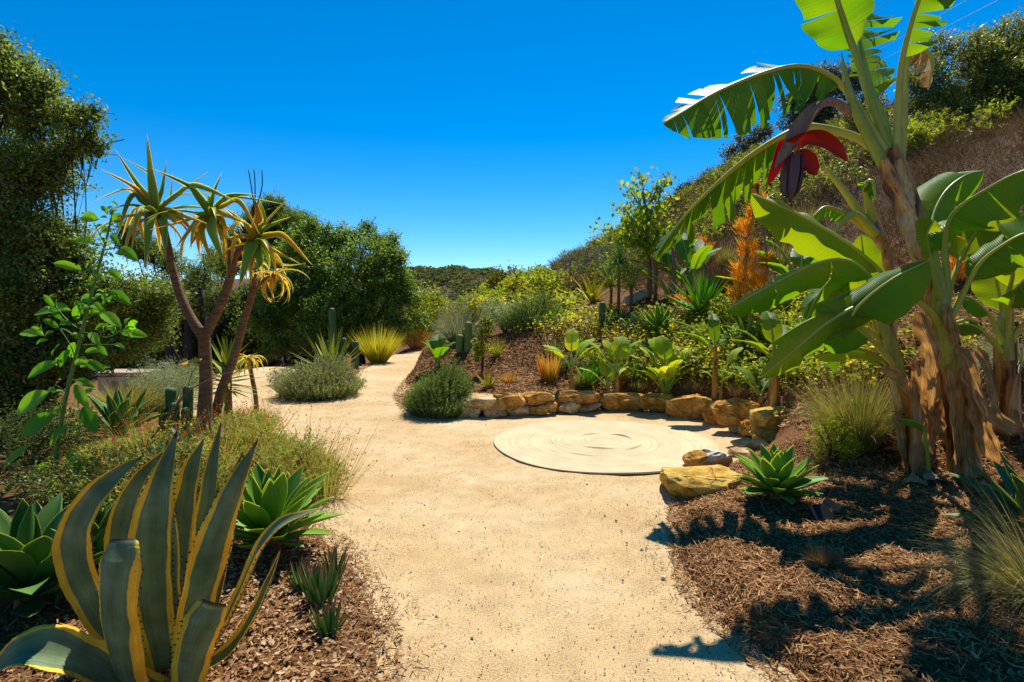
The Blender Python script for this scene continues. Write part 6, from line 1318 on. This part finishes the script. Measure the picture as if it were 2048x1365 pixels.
        grass('dry_tuft', lab, G(px, py, 5), 420, h, .7, mt, .006+.008*h, (.05, .4), 4, cat='grass tuft', base_r=.1*max(h, .5))
    # higher up the bank
    paddle_plant('paddle_clump', 'tall green paddle leaved clump on the upper bank', G(1378, 585, 8), [(150, .55, .5, .9, .16), (110, .15, .7, 1.0, .17), (60, .35, .6, .9, .16), (20, .6, .5, .8, .15), (170, .9, .35, .7, .15), (-60, .4, .5, .7, .14), (200, 1.1, .3, .6, .14)], 'banana', 'strelitzia')
    paddle_plant('paddle_clump', 'small paddle leaved plant behind the slender tree', G(1340, 600, 8), [(160, .9, .7, .5, .12), (190, 1.2, .6, .5, .12), (90, .3, .8, .5, .1), (30, .8, .5, .5, .11)], 'banana', 'strelitzia')
    paddle_plant('paddle_clump', 'shiny leaved plant behind the long bright banana leaf', G(1600, 590, 7), [(170, .9, .5, .6, .14), (150, .5, .6, .6, .14), (60, .5, .5, .6, .13), (20, .9, .5, .5, .13), (200, 1.2, .4, .5, .12), (-60, .7, .4, .5, .12)], 'banana', 'strelitzia')
    paddle_plant('paddle_clump', 'drooping yellow leaved plant below the orange pencil plant', G(1545, 625, 7), [(170, 1.1, .4, .6, .11), (150, .7, .4, .5, .1), (30, .8, .4, .5, .1)], 'strel', 'strelitzia')
    cactus_columns('column_cactus', 'single dark column cactus on the bank', G(1202, 668, 7), [(0, 0, .62, .055), (.15, .1, .25, .05)])
    for px, py, lab in ((1262, 672, 'yellow green prickly pear on the bank'),):
        q = G(px, py, 7); r = thing('prickly_pear', lab, 'cactus', q)
        for (dx, dz, w, h, a, ry) in [(0, .12, .13, .3, .1, 0), (.04, .34, .12, .28, .35, .1), (-.14, .2, .13, .3, -.6, .3), (.2, .14, .13, .28, .5, -.2), (.26, .28, .11, .2, .1, -.3), (.36, .16, .11, .26, .7, .2), (.44, .3, .1, .22, .3, .4)]:
            th = np.linspace(0, 2*math.pi, 18, endpoint=False); mb = MB(); rings = []
            for f, d in ((.02, -1), (.7, -.8), (1, 0), (.7, .8), (.02, 1)): rings.append(np.stack([np.sin(th)*w*.5*f*(1+.15*np.cos(th)), np.full(18, d*.018), np.cos(th)*h*.5*f], -1))
            R = np.array(Matrix.Rotation(ry, 3, 'Z') @ Matrix.Rotation(a, 3, 'Y')); mb.grid(np.array(rings)@R.T+A(dx, 0, dz), closed=True); mb.build('pad', 'cactus_yellow', r)
    # palms and yuccas with trunks
    for i, (px, py, ty, L, n, mat, ra, eo, lab) in enumerate([(1237, 622, 520, .75, 70, 'grass_palm', .035, -60, 'ponytail palm with drooping green head on the slope'), (1222, 615, 570, .55, 40, 'yucca', .06, -25, 'spiky headed yucca left of the ponytail palm'), (1262, 625, 572, .62, 44, 'yucca', .06, -25, 'bright yellow green yucca right of the ponytail palm')]):
        q = G(px, py, 8); h = spx(py-ty, q[1])
        rosette('trunked_yucca', lab, q, n, L, 'sword', ra, 'furcraea' if i == 0 else 'yucca', 85, eo, stem=h, rad=.045, joined=True, k=4 if i else 4, nn=8, cat='yucca', bends=(-1.6, -1.2, -.8) if i == 0 else (-.3, 0, .2), seed=90+i)
    for i, (px, py, lab) in enumerate([(1345, 600, 'thin bare brown stem behind the big fountain agave'), (1310, 590, 'thin reddish stem right of the slender tree trunk')]):
        q = G(px, py, 8); r = thing('leafless_plant', lab, 'plant', q); mb = MB(); mb.tube([A(0, 0, -.1), A(.02, 0, .6), A(-.02, 0, 1.1)], [.05, .045, .035], 7, n=8); mb.build('stem', 'dry_stalk', r)
    # orange pencil plants
    def pencil(px, py, tiers, mat, lab):
        q = G(px, py, 7); Y = q[1]; r = thing('pencil_plant', lab, 'succulent', q); mb = MB(); st = MB(); pts = [A(0, 0, -.1)]
        for (tx, ty, w) in tiers:
            c = P(tx, ty, Y)-A(*q); pts.append(c); n = 300; a = rng.uniform(0, 2*math.pi, n); rr = np.sqrt(rng.random(n)); R = spx(w, Y)*rng.uniform(.6, 1.05); c = c+rng.normal(0, .25, 3)*R
            b = c+np.stack([np.cos(a)*rr*R*.7, np.sin(a)*rr*R*.7, rng.uniform(-.9, .5, n)*R], -1); d = nz(np.stack([np.cos(a)*.6, np.sin(a)*.6, np.ones(n)], -1)+rng.normal(0, .35, (n, 3)))
            blades(mb, b, d, R*rng.uniform(.35, 1.0, n), .016, 0, 2, tipw=.6)
        st.tube(pts, [.04, .03, .012], 6, n=14); st.build('stem', 'dry_stalk', r); tag(mb.build('twigs', mat, r), kind='stuff')
    pencil(1488, 645, [(1480, 625, 20), (1478, 585, 28), (1490, 545, 30), (1494, 500, 32), (1500, 460, 28), (1508, 425, 24), (1516, 395, 18), (1515, 372, 11), (1535, 520, 22), (1525, 560, 22)], 'pencil', 'tall orange pencil plant glowing on the slope')
    pencil(1420, 540, [(1420, 525, 18), (1412, 500, 20), (1400, 482, 14)], 'pencil_red', 'smaller orange red pencil plant under the long banana leaf')
    pencil(1918, 560, [(1915, 545, 26), (1922, 515, 28), (1925, 488, 22)], 'pencil', 'orange pencil plant seen between the banana stems')
    pencil(1362, 612, [(1365, 605, 14), (1350, 600, 12)], 'pencil_red', 'low orange tuft at the foot of the tall paddle clump')
    # grey weathered stone seat on the slope
    q = G(1118, 628, 10); r = thing('stone_table', 'weathered grey table like structure with dark top among the shrubs', 'table', q); s = q[1]/F
    mb = MB(); mb.box((-.02, 0, 24*s), (52*s, .7, 5*s)); mb.build('top', 'dark_slab', r, smooth=False)
    for dx, w in ((-14, 12), (16, 16)):
        me = stone_mesh('leg', (w*s, .5, 24*s), 140+dx, 'grey_stone'); put(me, 'leg', r, (dx*s, 0, 10*s))
    q = G(1272, 606, 8); r = thing('pale_board', 'pale grey tilted board behind the yuccas', 'board', q); mb = MB(); mb.box((0, 0, .12), (.5, .03, .22), np.array(Matrix.Rotation(-.4, 3, 'Y'))); mb.build('board', 'grey_stone', r, smooth=False)
    # shrubs on the slope crest in the centre
    for i, (px, Y, rx, rz, mat, lab) in enumerate([(940, 27, 1.4, 2.6, 'bright_shrub', 'pale yellow green tree like shrub in the centre distance'), (1000, 24, 1.3, 1.9, 'bright_shrub', 'yellow shrub left of the grey table'), (1050, 22, 1.2, 1.8, 'cover', 'orange flecked shrub behind the silver bush'), (1075, 26, 1.3, 2.0, 'bright_shrub', 'lime green shrub behind the dome shaped bush'), (1105, 20, .8, 1.7, 'bright_shrub', 'thin yellow leaved shrub behind the grey table'), (975, 20, .9, 1.3, 'cover', 'mixed green and rust shrub above the purplish bush'), (905, 30, 1.2, 2.0, 'olive_shrub', 'olive shrub at the valley mouth'), (1020, 30, 1.6, 2.4, 'olive_shrub', 'broad olive shrub on the low crest'), (1040, 36, 1.6, 2.2, 'oak_green', 'dark round bush on the low crest')]):
        q = foot(px, Y); shrub('slope_shrub', lab, q, rx*.9, rz*.5, mat, .09+.002*Y, 190, 10)
    for i, (px, py, lab) in enumerate([(1160, 600, 'bare twiggy shrub near the wire fence'), (1330, 540, 'brown twiggy shrub under the slender tree'), (1450, 590, 'dry twiggy shrub left of the orange pencil plant'), (1395, 545, 'tan dry shrub above the fountain agave')]):
        q = G(px, py, 8); grass('dry_shrub', lab, q, 700, .05*q[1]+.3, .8, 'drybrush', .012, (0, .2), 3, cat='shrub', base_r=.15)
    # fence, pole and wires
    f0, f1 = P(1140, 585, 21), P(1275, 560, 18); r = thing('wire_fence', 'chain link fence crossing the slope left of the slender tree', 'fence', onground(f0[0], f0[1])); o0 = A(*r.location)
    N = 5; pp = [onground(*(f0[:2]+(f1[:2]-f0[:2])*i/(N-1))) for i in range(N)]; mb = MB()
    for p in pp:
        m = MB(); m.tube([p-o0-A(0, 0, .1), p-o0+A(0, 0, 1.25)], [.022], 6); m.build('post', 'metal_wire', r)
    for a, b in zip(pp[:-1], pp[1:]):
        m = MB(); k = 46; t = np.linspace(0, 1, k)[:, None]; p0 = a+(b-a)*t-o0; sd = nz(b-a)
        for sg in (1, -1):
            d = np.tile(sd*sg*.75+A(0, 0, 1), (k, 1)); blades(m, p0, d, 1.5, .005, 0, 1, side=np.tile(sd, (k, 1)), tipw=1)
        m.build('mesh_panel', 'metal_wire', r)
    p = P(1523, 262, 62); g = onground(p[0], p[1]); r = thing('utility_pole', 'dark wooden utility pole on the ridge behind the banana leaf', 'pole', g); tp = P(1523, 205, 62)-A(*g); mb = MB(); mb.tube([A(0, 0, -1), A(0, 0, tp[2])], [.16, .12], 8); mb.build('pole', 'pole_wood', r)
    for dz in (.5, 1.1):
        mb = MB(); mb.box((.3, 0, tp[2]-dz), (.7, .1, .1)); mb.build('bracket', 'pole_wood', r, smooth=False)
    for i, (sx, sy, ex, ey, lab) in enumerate([(1509, 222, 1800, -20, 'uppermost power line running off the pole'), (1523, 224, 1960, -14, 'middle power line running off the pole'), (1537, 226, 2030, -16, 'lowest power line running off the pole')]):
        a, b = P(sx, sy, 62), P(ex, ey, 34); mb = MB(); mb.tube([a, (a+b)/2-A(0, 0, .25), b, b+(b-a)*.5], [.016], 5, n=24); tag(mb.build('power_line', 'metal_wire'), lab, 'power line')
place_mid()
